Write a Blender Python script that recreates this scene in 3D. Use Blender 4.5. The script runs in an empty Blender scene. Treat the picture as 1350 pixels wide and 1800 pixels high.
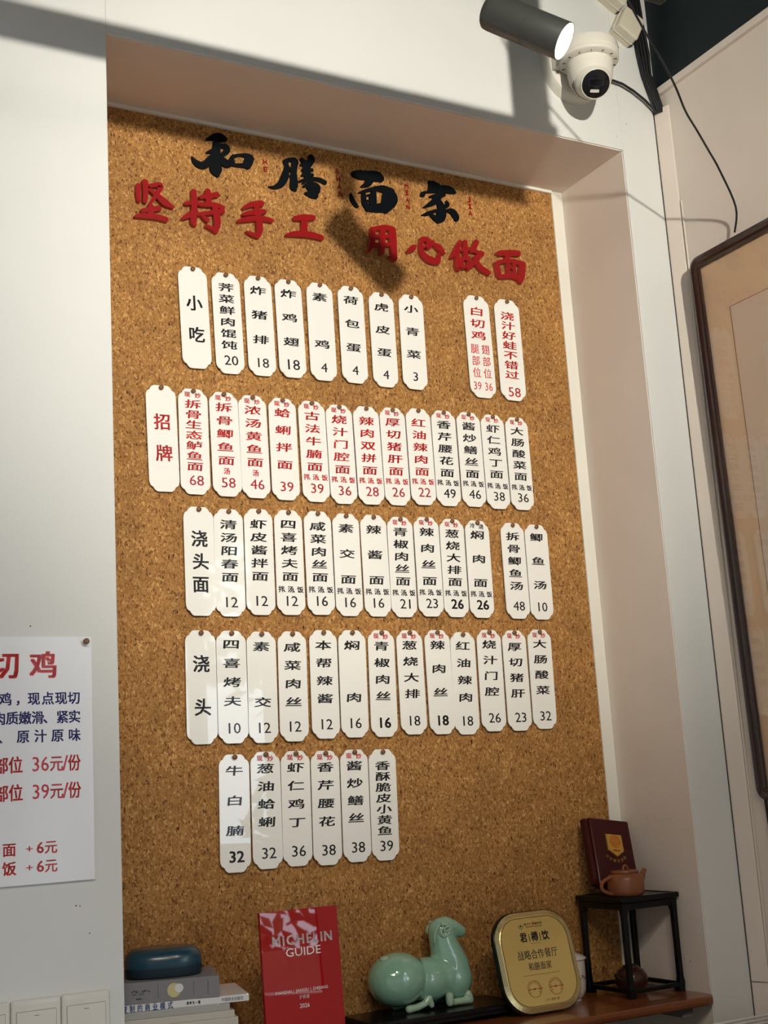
import bpy, bmesh, math, random
from mathutils import Vector, Matrix, Euler
random.seed(7)
PI = math.pi
C = bpy.context.scene.collection
S = bpy.context.scene

# ---------------------------------------------------------------- camera
cd = bpy.data.cameras.new('camera'); cam = bpy.data.objects.new('camera', cd); C.objects.link(cam)
_r = Vector((0.87527, -0.47983, -0.06072)); _u = Vector((-0.04687, -0.20905, 0.97678)); _f = Vector((0.48139, 0.85207, 0.20546))
_m = Matrix((_r, _u, -_f)).transposed().to_4x4(); _m.translation = (0, 0, 1.75)
cam.matrix_world = _m
cd.sensor_fit = 'HORIZONTAL'; cd.sensor_width = 36.0; cd.lens = 36.0 * 2325.763 / 1350
cd.clip_start = 0.05; cd.clip_end = 200
S.camera = cam

# ---------------------------------------------------------------- world, lights, exposure
W = bpy.data.worlds.new('world'); S.world = W; W.use_nodes = True
bg = W.node_tree.nodes['Background']; bg.inputs[0].default_value = (0.76, 0.87, 1.0, 1); bg.inputs[1].default_value = 7.2

def area(name, loc, to, w, h, power, col):
    l = bpy.data.lights.new(name, 'AREA'); l.shape = 'RECTANGLE'; l.size = w; l.size_y = h; l.energy = power; l.color = col
    o = bpy.data.objects.new(name, l); C.objects.link(o); o.location = loc
    o.rotation_euler = (Vector(to) - Vector(loc)).to_track_quat('-Z', 'Y').to_euler(); return o
def spot(name, loc, to, power, col, angle, blend, radius):
    l = bpy.data.lights.new(name, 'SPOT'); l.energy = power; l.color = col; l.spot_size = math.radians(angle); l.spot_blend = blend
    l.shadow_soft_size = radius
    o = bpy.data.objects.new(name, l); C.objects.link(o); o.location = loc
    o.rotation_euler = (Vector(to) - Vector(loc)).to_track_quat('-Z', 'Y').to_euler(); return o
# the shopfront window to the right lets the daylight in: a portal in its opening guides the sky's light
p_ = area('window_portal', (2.25, -2.15, 1.6), (0.0, -2.15, 1.6), 4.6, 2.9, 1, (1, 1, 1)); p_.data.cycles.is_portal = True
MAIN_POS = (0.89, -0.64, 3.13)
spot('main_spot', MAIN_POS, (1.42, 2.6, 3.02), 405, (1.0, 0.93, 0.80), 54, 0.95, 0.035)
SHELF_POS = (0.90, -0.15, 3.32)
spot('shelf_spot', SHELF_POS, (1.45, 2.5, 1.42), 46, (1.0, 0.86, 0.68), 42, 0.9, 0.03)
area('ceiling_panel_light', (-0.6, -1.4, 3.9), (-0.6, -1.4, 0), 1.2, 1.2, 90, (1.0, 0.90, 0.78))

vs = S.view_settings
vs.view_transform = 'Standard'; vs.look = 'None'; vs.gamma = 1; vs.exposure = 0.0; vs.use_curve_mapping = False
S.display_settings.display_device = 'sRGB'
S.cycles.use_denoising = True
S.cycles.max_bounces = 8; S.cycles.diffuse_bounces = 4; S.cycles.glossy_bounces = 4; S.cycles.transmission_bounces = 6
S.cycles.sample_clamp_indirect = 4.0
S.cycles.caustics_reflective = False; S.cycles.caustics_refractive = False

# ---------------------------------------------------------------- materials
def mat(name, col, rough=0.5, metal=0.0, coat=0.0, noise=None, bump=None, emit=None, trans=0.0, spec=0.5, ior=1.45, coat_rough=0.03):
    m = bpy.data.materials.new(name); m.use_nodes = True; nt = m.node_tree; b = nt.nodes['Principled BSDF']
    b.inputs['Base Color'].default_value = (*col, 1); b.inputs['Roughness'].default_value = rough; b.inputs['Metallic'].default_value = metal
    b.inputs['Coat Weight'].default_value = coat; b.inputs['Coat Roughness'].default_value = coat_rough
    b.inputs['Specular IOR Level'].default_value = spec; b.inputs['IOR'].default_value = ior
    b.inputs['Transmission Weight'].default_value = trans
    if emit: b.inputs['Emission Color'].default_value = (*emit[0], 1); b.inputs['Emission Strength'].default_value = emit[1]
    if noise or bump:
        tc = nt.nodes.new('ShaderNodeTexCoord')
    if noise:   # (scale, other colour, detail, stretch)
        sc, c2, det, st = noise
        mp = nt.nodes.new('ShaderNodeMapping'); mp.inputs['Scale'].default_value = st
        n = nt.nodes.new('ShaderNodeTexNoise'); n.inputs['Scale'].default_value = sc; n.inputs['Detail'].default_value = det
        r = nt.nodes.new('ShaderNodeValToRGB'); r.color_ramp.elements[0].position = 0.35; r.color_ramp.elements[1].position = 0.65
        r.color_ramp.elements[0].color = (*col, 1); r.color_ramp.elements[1].color = (*c2, 1)
        nt.links.new(tc.outputs['Object'], mp.inputs[0]); nt.links.new(mp.outputs[0], n.inputs['Vector'])
        nt.links.new(n.outputs[0], r.inputs[0]); nt.links.new(r.outputs[0], b.inputs['Base Color'])
    if bump:    # (scale, strength, distance)
        n2 = nt.nodes.new('ShaderNodeTexNoise'); n2.inputs['Scale'].default_value = bump[0]; n2.inputs['Detail'].default_value = 4
        bp = nt.nodes.new('ShaderNodeBump'); bp.inputs['Strength'].default_value = bump[1]; bp.inputs['Distance'].default_value = bump[2]
        nt.links.new(tc.outputs['Object'], n2.inputs['Vector']); nt.links.new(n2.outputs[0], bp.inputs['Height']); nt.links.new(bp.outputs[0], b.inputs['Normal'])
    return m

def cork_material():
    m = bpy.data.materials.new('cork'); m.use_nodes = True; nt = m.node_tree; L = nt.links.new; b = nt.nodes['Principled BSDF']
    N = lambda t: nt.nodes.new(t)
    tc = N('ShaderNodeTexCoord')
    wn = N('ShaderNodeTexNoise'); wn.inputs['Scale'].default_value = 130; wn.inputs['Detail'].default_value = 3
    L(tc.outputs['Object'], wn.inputs['Vector'])
    mixv = N('ShaderNodeMix'); mixv.data_type = 'VECTOR'; mixv.inputs[0].default_value = 0.014
    L(tc.outputs['Object'], mixv.inputs[4]); L(wn.outputs['Color'], mixv.inputs[5])
    mp = N('ShaderNodeMapping'); mp.inputs['Scale'].default_value = (1, 1, 0.55); L(mixv.outputs[1], mp.inputs[0])
    v = N('ShaderNodeTexVoronoi'); v.inputs['Scale'].default_value = 300; L(mp.outputs[0], v.inputs['Vector'])
    sep = N('ShaderNodeSeparateColor'); L(v.outputs['Color'], sep.inputs[0])
    r = N('ShaderNodeValToRGB'); cr = r.color_ramp; cr.elements[0].position = 0; cr.elements[0].color = (0.15, 0.060, 0.016, 1)
    cr.elements[1].position = 1; cr.elements[1].color = (0.60, 0.345, 0.125, 1)
    for pos, c in ((0.12, (0.29, 0.132, 0.036, 1)), (0.5, (0.36, 0.176, 0.052, 1)), (0.85, (0.43, 0.222, 0.070, 1))):
        e = cr.elements.new(pos); e.color = c
    L(sep.outputs[0], r.inputs[0])
    v2 = N('ShaderNodeTexNoise'); v2.inputs['Scale'].default_value = 330; v2.inputs['Detail'].default_value = 2; v2.inputs['Roughness'].default_value = 0.6
    mp2 = N('ShaderNodeMapping'); mp2.inputs['Scale'].default_value = (1, 1, 0.5); L(tc.outputs['Object'], mp2.inputs[0]); L(mp2.outputs[0], v2.inputs['Vector'])
    r2 = N('ShaderNodeValToRGB'); r2.color_ramp.elements[0].position = 0.325; r2.color_ramp.elements[0].color = (0.22, 0.17, 0.13, 1)
    r2.color_ramp.elements[1].position = 0.41; r2.color_ramp.elements[1].color = (1, 1, 1, 1); L(v2.outputs[0], r2.inputs[0])
    mx = N('ShaderNodeMix'); mx.data_type = 'RGBA'; mx.blend_type = 'MULTIPLY'; mx.inputs[0].default_value = 1.0
    L(r.outputs[0], mx.inputs[6]); L(r2.outputs[0], mx.inputs[7])
    # short dark vertical flecks
    v3 = N('ShaderNodeTexNoise'); v3.inputs['Scale'].default_value = 170; v3.inputs['Detail'].default_value = 1
    mp3 = N('ShaderNodeMapping'); mp3.inputs['Scale'].default_value = (1, 1, 0.4); mp3.inputs['Location'].default_value = (3, 1, 2); L(tc.outputs['Object'], mp3.inputs[0]); L(mp3.outputs[0], v3.inputs['Vector'])
    r3 = N('ShaderNodeValToRGB'); r3.color_ramp.elements[0].position = 0.27; r3.color_ramp.elements[0].color = (0.16, 0.11, 0.08, 1)
    r3.color_ramp.elements[1].position = 0.34; r3.color_ramp.elements[1].color = (1, 1, 1, 1); L(v3.outputs[0], r3.inputs[0])
    mx3 = N('ShaderNodeMix'); mx3.data_type = 'RGBA'; mx3.blend_type = 'MULTIPLY'; mx3.inputs[0].default_value = 1.0
    L(mx.outputs[2], mx3.inputs[6]); L(r3.outputs[0], mx3.inputs[7]); mx = mx3
    # larger patches of tone
    n3 = N('ShaderNodeTexNoise'); n3.inputs['Scale'].default_value = 14; n3.inputs['Detail'].default_value = 3; L(tc.outputs['Object'], n3.inputs['Vector'])
    mr = N('ShaderNodeMapRange'); mr.inputs[1].default_value = 0.3; mr.inputs[2].default_value = 0.7; mr.inputs[3].default_value = 0.88; mr.inputs[4].default_value = 1.12
    L(n3.outputs[0], mr.inputs[0])
    mx2 = N('ShaderNodeVectorMath'); mx2.operation = 'SCALE'; L(mx.outputs[2], mx2.inputs[0]); L(mr.outputs[0], mx2.inputs['Scale'])
    L(mx2.outputs[0], b.inputs['Base Color'])
    b.inputs['Roughness'].default_value = 0.75; b.inputs['Specular IOR Level'].default_value = 0.25
    bp = N('ShaderNodeBump'); bp.inputs['Strength'].default_value = 0.35; bp.inputs['Distance'].default_value = 0.0012
    L(sep.outputs[1], bp.inputs['Height']); L(bp.outputs[0], b.inputs['Normal'])
    return m

M = {}
M['paint'] = mat('wall_paint', (0.69, 0.705, 0.695), 0.5, noise=(3.0, (0.665, 0.68, 0.67), 3, (1, 1, 1)), bump=(60, 0.08, 0.001))
M['plaster'] = mat('niche_plaster', (0.78, 0.70, 0.63), 0.6, noise=(6.0, (0.75, 0.67, 0.60), 4, (1, 1, 1)), bump=(40, 0.1, 0.001))
M['trim'] = mat('white_trim', (0.78, 0.77, 0.70), 0.45)
M['cork'] = cork_material()
M['dark_paint'] = mat('dark_ceiling_paint', (0.006, 0.013, 0.017), 0.6, spec=0.3, noise=(5, (0.009, 0.017, 0.02), 3, (1, 1, 1)))
M['floor'] = mat('floor_tile', (0.22, 0.20, 0.18), 0.35)
M['tag'] = mat('white_acrylic', (0.87, 0.87, 0.83), 0.35, coat=0.9, coat_rough=0.012, spec=0.5)
M['ink'] = mat('black_ink', (0.012, 0.011, 0.012), 0.4, coat=0.5)
M['redink'] = mat('red_ink', (0.74, 0.030, 0.025), 0.4, coat=0.3)
M['deepink'] = mat('dark_red_ink', (0.58, 0.028, 0.04), 0.4, coat=0.5)
M['blueink'] = mat('blue_ink', (0.03, 0.025, 0.22), 0.4)
M['spineblue'] = mat('spine_blue_ink', (0.02, 0.10, 0.32), 0.5)
M['pin'] = mat('brown_wood_pin', (0.17, 0.075, 0.025), 0.4)
M['signblack'] = mat('black_acrylic', (0.0015, 0.0035, 0.0055), 0.5, spec=0.12)
M['signred'] = mat('red_acrylic', (0.27, 0.006, 0.008), 0.35, spec=0.3)
M['signredside'] = mat('red_acrylic_lit_side', (0.42, 0.05, 0.035), 0.5)  # same red made lighter: shading of the letter sides put into the colour
M['poster'] = mat('poster_card', (0.80, 0.82, 0.86), 0.4, coat=0.3, coat_rough=0.1)
M['rosewood'] = mat('dark_rosewood', (0.016, 0.005, 0.004), 0.28, coat=0.4, noise=(30, (0.040, 0.012, 0.007), 4, (1, 1, 0.08)))
def sheet_glass(name, ior):
    m = bpy.data.materials.new(name); m.use_nodes = True; nt = m.node_tree; nt.nodes.remove(nt.nodes['Principled BSDF']); o = nt.nodes['Material Output']
    t = nt.nodes.new('ShaderNodeBsdfTransparent'); g = nt.nodes.new('ShaderNodeBsdfGlossy'); g.inputs['Roughness'].default_value = 0.0
    lw = nt.nodes.new('ShaderNodeLayerWeight'); lw.inputs[0].default_value = 0.5; pw = nt.nodes.new('ShaderNodeMath'); pw.operation = 'POWER'; pw.inputs[1].default_value = 5
    f = nt.nodes.new('ShaderNodeMath'); f.operation = 'MULTIPLY_ADD'; f.inputs[1].default_value = 0.95; f.inputs[2].default_value = ((ior - 1) / (ior + 1)) ** 2
    nt.links.new(lw.outputs['Facing'], pw.inputs[0]); nt.links.new(pw.outputs[0], f.inputs[0]); x = nt.nodes.new('ShaderNodeMixShader')
    nt.links.new(f.outputs[0], x.inputs[0]); nt.links.new(t.outputs[0], x.inputs[1]); nt.links.new(g.outputs[0], x.inputs[2]); nt.links.new(x.outputs[0], o.inputs[0]); return m
M['glass'] = sheet_glass('picture_glass', 1.62)
M['mount'] = mat('silk_mount', (0.78, 0.56, 0.37), 0.7, noise=(5, (0.73, 0.52, 0.34), 4, (1, 1, 1)))
M['scroll'] = mat('scroll_paper', (0.74, 0.59, 0.47), 0.75, noise=(4, (0.70, 0.555, 0.44), 4, (1, 1, 1)))
M['lamp'] = mat('grey_metal_paint', (0.085, 0.088, 0.082), 0.38, metal=0.6)
M['lampdark'] = mat('black_metal', (0.02, 0.02, 0.02), 0.4, metal=0.5)
M['lens'] = mat('lit_lens', (1, 1, 1), 0.3, emit=((1.0, 0.97, 0.9), 14))
M['cctv'] = mat('white_plastic', (0.72, 0.70, 0.63), 0.32)
M['cctvblack'] = mat('black_gloss', (0.006, 0.006, 0.008), 0.08, coat=0.5)
M['cctvglass'] = mat('lens_glass', (0.01, 0.014, 0.03), 0.04, coat=1.0)
M['screw'] = mat('steel_screw', (0.35, 0.33, 0.28), 0.35, metal=0.9)
M['ledwhite'] = mat('led_reflector', (0.75, 0.74, 0.70), 0.2, metal=0.3)
M['cable'] = mat('black_rubber', (0.008, 0.008, 0.010), 0.4)
M['cream'] = mat('cream_plastic', (0.66, 0.62, 0.50), 0.4)
M['switch'] = mat('switch_plastic', (0.68, 0.66, 0.60), 0.3, coat=0.3)
M['shelf'] = mat('red_brown_wood', (0.27, 0.085, 0.026), 0.3, coat=0.5, noise=(18, (0.13, 0.036, 0.012), 5, (0.12, 1.4, 1)))
M['blackwood'] = mat('black_lacquered_wood', (0.004, 0.0045, 0.005), 0.25, spec=0.3, bump=(30, 0.1, 0.001))
M['celadon'] = mat('celadon_glaze', (0.24, 0.46, 0.34), 0.12, coat=1.0, coat_rough=0.02, noise=(5, (0.28, 0.50, 0.38), 3, (1, 1, 1)))
M['celadonpale'] = mat('pale_celadon_glaze', (0.36, 0.52, 0.38), 0.2, coat=0.9)
M['gold'] = mat('brushed_gold', (0.86, 0.66, 0.24), 0.24, metal=0.75, bump=(9, 0.2, 0.004))
M['goldedge'] = mat('gold_edge', (0.85, 0.72, 0.38), 0.22, metal=1.0)
M['sealred'] = mat('seal_red', (0.35, 0.03, 0.01), 0.5)
M['porcelain'] = mat('white_porcelain', (0.74, 0.71, 0.66), 0.12, coat=0.9)
M['teal'] = mat('teal_plastic', (0.006, 0.045, 0.075), 0.3, coat=0.4, coat_rough=0.2)
M['tealdark'] = mat('dark_teal_mesh', (0.004, 0.018, 0.030), 0.6, bump=(900, 0.5, 0.0008))
M['greybook'] = mat('grey_book_cover', (0.20, 0.20, 0.215), 0.55)
M['whitebook'] = mat('white_book_cover', (0.66, 0.66, 0.68), 0.4, coat=0.2)
M['pages'] = mat('book_pages', (0.60, 0.56, 0.47), 0.8, noise=(5, (0.5, 0.46, 0.38), 2, (1, 1, 120)))
M['silverbook'] = mat('film_wrapped_cover', (0.36, 0.36, 0.34), 0.15, coat=1.0, bump=(35, 0.7, 0.004))
M['kraftbook'] = mat('cream_book_cover', (0.50, 0.48, 0.42), 0.5)
M['redplaque'] = mat('red_gloss_acrylic', (0.36, 0.0035, 0.008), 0.015, spec=0.6)
M['silverprint'] = mat('silver_print', (0.72, 0.66, 0.62), 0.35, metal=0.3)
M['maroon'] = mat('maroon_lacquer', (0.045, 0.004, 0.005), 0.18, spec=0.35)
M['medalgold'] = mat('medal_gold', (0.80, 0.50, 0.12), 0.25, metal=0.9)
M['medalred'] = mat('medal_orange', (0.55, 0.10, 0.01), 0.4)
M['clay'] = mat('zisha_clay', (0.20, 0.068, 0.028), 0.38, noise=(25, (0.24, 0.085, 0.036), 4, (1, 1, 1)), bump=(300, 0.1, 0.0005))
M['darkclay'] = mat('dark_clay', (0.045, 0.014, 0.009), 0.3, coat=0.3)
M['chrome'] = mat('polished_aluminium', (0.95, 0.95, 0.97), 0.2, coat=1.0)
M['steel'] = mat('steel_top', (0.42, 0.36, 0.32), 0.35, metal=0.8)
M['shopframe'] = mat('shopfront_frame', (0.05, 0.045, 0.04), 0.4, metal=0.5)
M['clearglass'] = sheet_glass('window_glass', 1.45)
M['leaf'] = mat('leaves', (0.05, 0.10, 0.025), 0.7, noise=(3, (0.09, 0.16, 0.04), 3, (1, 1, 1)))
M['bark'] = mat('bark', (0.09, 0.06, 0.04), 0.8)
M['facade'] = mat('brown_render', (0.22, 0.13, 0.07), 0.8, noise=(3, (0.13, 0.07, 0.035), 4, (1, 1, 1)))
M['pavement'] = mat('pavement', (0.35, 0.34, 0.32), 0.8)
M['holedark'] = mat('dirt_speck', (0.06, 0.05, 0.04), 0.8)
M['mark'] = mat('grey_mark', (0.16, 0.15, 0.14), 0.6)
def printed_cable():
    m = mat('printed_white_cable', (0.66, 0.62, 0.54), 0.4); nt = m.node_tree; b = nt.nodes['Principled BSDF']
    tc = nt.nodes.new('ShaderNodeTexCoord'); mp = nt.nodes.new('ShaderNodeMapping'); mp.inputs['Scale'].default_value = (0, 0, 1)
    n = nt.nodes.new('ShaderNodeTexNoise'); n.inputs['Scale'].default_value = 230; n.inputs['Detail'].default_value = 0
    n3 = nt.nodes.new('ShaderNodeTexNoise'); n3.inputs['Scale'].default_value = 5; n3.inputs['Detail'].default_value = 0
    a = nt.nodes.new('ShaderNodeMath'); a.operation = 'GREATER_THAN'; a.inputs[1].default_value = 0.5
    c = nt.nodes.new('ShaderNodeMath'); c.operation = 'GREATER_THAN'; c.inputs[1].default_value = 0.5
    d = nt.nodes.new('ShaderNodeMath'); d.operation = 'MULTIPLY'
    sp = nt.nodes.new('ShaderNodeSeparateXYZ'); e = nt.nodes.new('ShaderNodeMath'); e.operation = 'LESS_THAN'; e.inputs[1].default_value = -0.0016
    d2 = nt.nodes.new('ShaderNodeMath'); d2.operation = 'MULTIPLY'
    mx = nt.nodes.new('ShaderNodeMix'); mx.data_type = 'RGBA'; mx.inputs[6].default_value = (0.66, 0.62, 0.54, 1); mx.inputs[7].default_value = (0.03, 0.03, 0.03, 1)
    L = nt.links.new
    L(tc.outputs['Object'], mp.inputs[0]); L(mp.outputs[0], n.inputs['Vector']); L(mp.outputs[0], n3.inputs['Vector'])
    L(n.outputs[0], a.inputs[0]); L(n3.outputs[0], c.inputs[0]); L(a.outputs[0], d.inputs[0]); L(c.outputs[0], d.inputs[1])
    L(tc.outputs['Object'], sp.inputs[0]); L(sp.outputs[1], e.inputs[0]); L(d.outputs[0], d2.inputs[0]); L(e.outputs[0], d2.inputs[1])
    L(d2.outputs[0], mx.inputs[0]); L(mx.outputs[2], b.inputs['Base Color'])
    return m
M['printed'] = printed_cable()

# ---------------------------------------------------------------- mesh helpers
class MB:
    def __init__(s): s.v = []; s.f = []; s.mi = []; s.sm = []
    def add(s, vs, fs, mi=0, smooth=False):
        n = len(s.v); s.v += [tuple(v) for v in vs]; s.f += [tuple(i + n for i in f) for f in fs]; s.mi += [mi] * len(fs); s.sm += [smooth] * len(fs); return s
    def box(s, x0, x1, y0, y1, z0, z1, mi=0, mtx=None):
        vs = [Vector(p) for p in ((x0, y0, z0), (x1, y0, z0), (x1, y1, z0), (x0, y1, z0), (x0, y0, z1), (x1, y0, z1), (x1, y1, z1), (x0, y1, z1))]
        if mtx is not None: vs = [mtx @ v for v in vs]
        return s.add(vs, [(0, 3, 2, 1), (4, 5, 6, 7), (0, 1, 5, 4), (1, 2, 6, 5), (2, 3, 7, 6), (3, 0, 4, 7)], mi)
    def tube(s, pts, r, seg=10, mi=0, caps=True):
        pts = [Vector(p) for p in pts]; n = len(pts); rr = r if isinstance(r, (list, tuple)) else [r] * n
        vs = []; t0 = None; side = None
        for i, p in enumerate(pts):
            t = (pts[min(i + 1, n - 1)] - pts[max(i - 1, 0)]).normalized()
            if side is None: side = t.orthogonal().normalized()
            side = (side - t * side.dot(t)).normalized(); up = t.cross(side)
            for k in range(seg):
                a = 2 * PI * k / seg; vs.append(p + (side * math.cos(a) + up * math.sin(a)) * rr[i])
        fs = [(i * seg + k, i * seg + (k + 1) % seg, (i + 1) * seg + (k + 1) % seg, (i + 1) * seg + k) for i in range(n - 1) for k in range(seg)]
        s.add(vs, fs, mi, True)
        if caps:
            s.add(vs[:seg], [tuple(reversed(range(seg)))], mi); s.add(vs[-seg:], [tuple(range(seg))], mi)
        return s
    def lathe(s, prof, seg=32, mi=0, mtx=None, smooth=True):
        """prof: (radius, height) pairs around the local Z axis"""
        vs = []; 
        for (r, z) in prof:
            for k in range(seg):
                a = 2 * PI * k / seg; v = Vector((r * math.cos(a), r * math.sin(a), z)); vs.append(mtx @ v if mtx is not None else v)
        n = len(prof)
        fs = [(i * seg + k, i * seg + (k + 1) % seg, (i + 1) * seg + (k + 1) % seg, (i + 1) * seg + k) for i in range(n - 1) for k in range(seg)]
        s.add(vs, fs, mi, smooth)
        if prof[0][0] > 1e-6: s.add(vs[:seg], [tuple(reversed(range(seg)))], mi)
        if prof[-1][0] > 1e-6: s.add(vs[-seg:], [tuple(range(seg))], mi)
        return s
    def prism(s, outline, y0, y1, mi=0, mtx=None, mi_side=None):
        """outline in XZ (anticlockwise seen from -Y), front at y0, back at y1"""
        n = len(outline); vs = [Vector((x, y0, z)) for x, z in outline] + [Vector((x, y1, z)) for x, z in outline]
        if mtx is not None: vs = [mtx @ v for v in vs]
        s.add(vs, [tuple(range(n))], mi); s.add(vs, [tuple(reversed(range(n, 2 * n)))], mi)
        s.add(vs, [(i, i + n, (i + 1) % n + n, (i + 1) % n) for i in range(n)], mi if mi_side is None else mi_side); return s
    def loft(s, loops, mi=0, cap0=False, cap1=False, smooth=False, mtx=None):
        n = len(loops[0]); vs = [Vector(p) for l in loops for p in l]
        if mtx is not None: vs = [mtx @ v for v in vs]
        fs = [(i * n + k, i * n + (k + 1) % n, (i + 1) * n + (k + 1) % n, (i + 1) * n + k) for i in range(len(loops) - 1) for k in range(n)]
        s.add(vs, fs, mi, smooth)
        if cap0: s.add(vs[:n], [tuple(reversed(range(n)))], mi)
        if cap1: s.add(vs[-n:], [tuple(range(n))], mi)
        return s
    def build(s, name, mats, parent=None, loc=None, rot=None, bevel=0.0, merge=True):
        me = bpy.data.meshes.new(name); me.from_pydata(s.v, [], s.f)
        for i, p in enumerate(me.polygons): p.material_index = s.mi[i]; p.use_smooth = s.sm[i]
        for m in (mats if isinstance(mats, (list, tuple)) else [mats]): me.materials.append(m)
        if merge:
            bm = bmesh.new(); bm.from_mesh(me); bmesh.ops.remove_doubles(bm, verts=bm.verts, dist=1e-6)
            bmesh.ops.recalc_face_normals(bm, faces=bm.faces)
            for e in bm.edges:
                if len(e.link_faces) == 2 and e.calc_face_angle(0) > 0.62: e.smooth = False
            bm.to_mesh(me); bm.free()
        o = bpy.data.objects.new(name, me); C.objects.link(o)
        if loc: o.location = loc
        if rot: o.rotation_euler = rot
        if parent is not None: o.parent = parent
        if bevel:
            b = o.modifiers.new('bevel', 'BEVEL'); b.width = bevel; b.segments = 2; b.limit_method = 'ANGLE'; b.angle_limit = math.radians(40)
            b.harden_normals = False
        return o
def rrect(w, h, r, seg=6, cx=0, cz=0):
    """rounded rectangle outline in XZ, anticlockwise seen from -Y"""
    out = []
    for (sx, sz, a0) in ((1, -1, -PI / 2), (1, 1, 0), (-1, 1, PI / 2), (-1, -1, PI)):
        for k in range(seg + 1):
            a = a0 + PI / 2 * k / seg
            out.append((cx + sx * (w / 2 - r) + r * math.cos(a), cz + sz * (h / 2 - r) + r * math.sin(a)))
    return out
def rloops(w, h, r, levels, seg=6, cx=0, cz=0):
    return [[(x, y, z) for x, z in rrect(w - 2 * i, h - 2 * i, max(r - i, 0.0004), seg, cx, cz)] for i, y in levels]
def tag(o, label=None, cat=None, group=None, kind=None):
    if label: o['label'] = label
    if cat: o['category'] = cat
    if group: o['group'] = group
    if kind: o['kind'] = kind
    return o
def empty(name, loc=(0, 0, 0), rot=(0, 0, 0)):
    o = bpy.data.objects.new(name, None); C.objects.link(o); o.location = loc; o.rotation_euler = rot; o.empty_display_size = 0.02; return o

_G = {}
def glyph(ch, bold=0.0):
    k = (ch, bold)
    if k not in _G:
        c = bpy.data.curves.new('glyph', 'FONT'); c.body = ch; c.size = 1; c.resolution_u = 2; c.offset = bold
        o = bpy.data.objects.new('glyph', c); C.objects.link(o); bpy.context.view_layer.update()
        me = bpy.data.meshes.new_from_object(o.evaluated_get(bpy.context.evaluated_depsgraph_get()))
        vs = [(v.co.x, v.co.y) for v in me.vertices]; fs = [tuple(p.vertices) for p in me.polygons]
        bpy.data.objects.remove(o); bpy.data.curves.remove(c); bpy.data.meshes.remove(me)
        _G[k] = (vs, fs)
    return _G[k]
def put(mb, ch, cx, cz, w, h, y, mi=0, bold=0.012, shear=0.0):
    """one CJK character, its em box w wide and h high, centred at (cx, cz) on the plane y"""
    vs, fs = glyph(ch)
    for dx, dz in spread(bold):
        mb.add([(cx + (x + dx - 0.5 + shear * (z - 0.38)) * w, y, cz + (z + dz - 0.38) * h) for x, z in vs], fs, mi)
def spread(b):
    if b < 0.008: return ((0, 0),)
    if b < 0.022: return ((-b * 0.6, 0), (b * 0.6, 0))
    return ((-b * 0.8, -b * 0.5), (b * 0.8, -b * 0.5), (-b * 0.8, b * 0.5), (b * 0.8, b * 0.5), (0, 0))
def put_latin(mb, s, cx, cz, h, y, mi=0, bold=0.0, wf=1.0, width=None):
    """a latin string, capital height h, centred"""
    vs, fs = glyph(s)
    if not vs: return
    x0 = min(v[0] for v in vs); x1 = max(v[0] for v in vs); k = h / 0.69; kx = k * wf if width is None else width / (x1 - x0)
    for dx, dz in spread(bold):
        mb.add([(cx + (x + dx - (x0 + x1) / 2) * kx, y, cz + (z + dz - 0.345) * k) for x, z in vs], fs, mi)
def line_text(mb, s, x_first, x_last, cz, w, h, y, mi=0, bold=0.012):
    n = len(s)
    for i, ch in enumerate(s):
        put(mb, ch, x_first + (x_last - x_first) * (i / (n - 1) if n > 1 else 0), cz, w, h, y, mi, bold)

def ribbon(pts, sub=5):
    """catmull-rom samples of a brush stroke with round ends: list of (left, right)"""
    n = len(pts); P = [pts[0]] + list(pts) + [pts[-1]]; out = []
    for i in range(n - 1):
        p0, p1, p2, p3 = P[i], P[i + 1], P[i + 2], P[i + 3]
        for k in range(sub):
            t = k / sub
            out.append([0.5 * ((2 * b) + (-a + c) * t + (2 * a - 5 * b + 4 * c - d) * t * t + (-a + 3 * b - 3 * c + d) * t ** 3) for a, b, c, d in zip(p0, p1, p2, p3)])
    out.append(list(pts[-1]))
    for q in out: q[2] = max(q[2], 0.0012)
    def ext(q, nx, sgn):
        dx, dz = q[0] - nx[0], q[1] - nx[1]; l = math.hypot(dx, dz) or 1; dx /= l; dz /= l; r = q[2] / 2
        return [[q[0] + dx * r * 0.75 * math.sin(a), q[1] + dz * r * 0.75 * math.sin(a), q[2] * math.cos(a)] for a in (0.5, 0.95, 1.35)]
    a = ext(out[0], out[1], 1); b = ext(out[-1], out[-2], 1)
    out = a[::-1] + out + b
    res = []
    for i, q in enumerate(out):
        a, b = out[max(i - 1, 0)], out[min(i + 1, len(out) - 1)]
        dx, dz = b[0] - a[0], b[1] - a[1]; l = math.hypot(dx, dz) or 1; nx, nz = -dz / l, dx / l; r = q[2] / 2
        res.append(((q[0] + nx * r, q[1] + nz * r), (q[0] - nx * r, q[1] - nz * r)))
    return res
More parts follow.
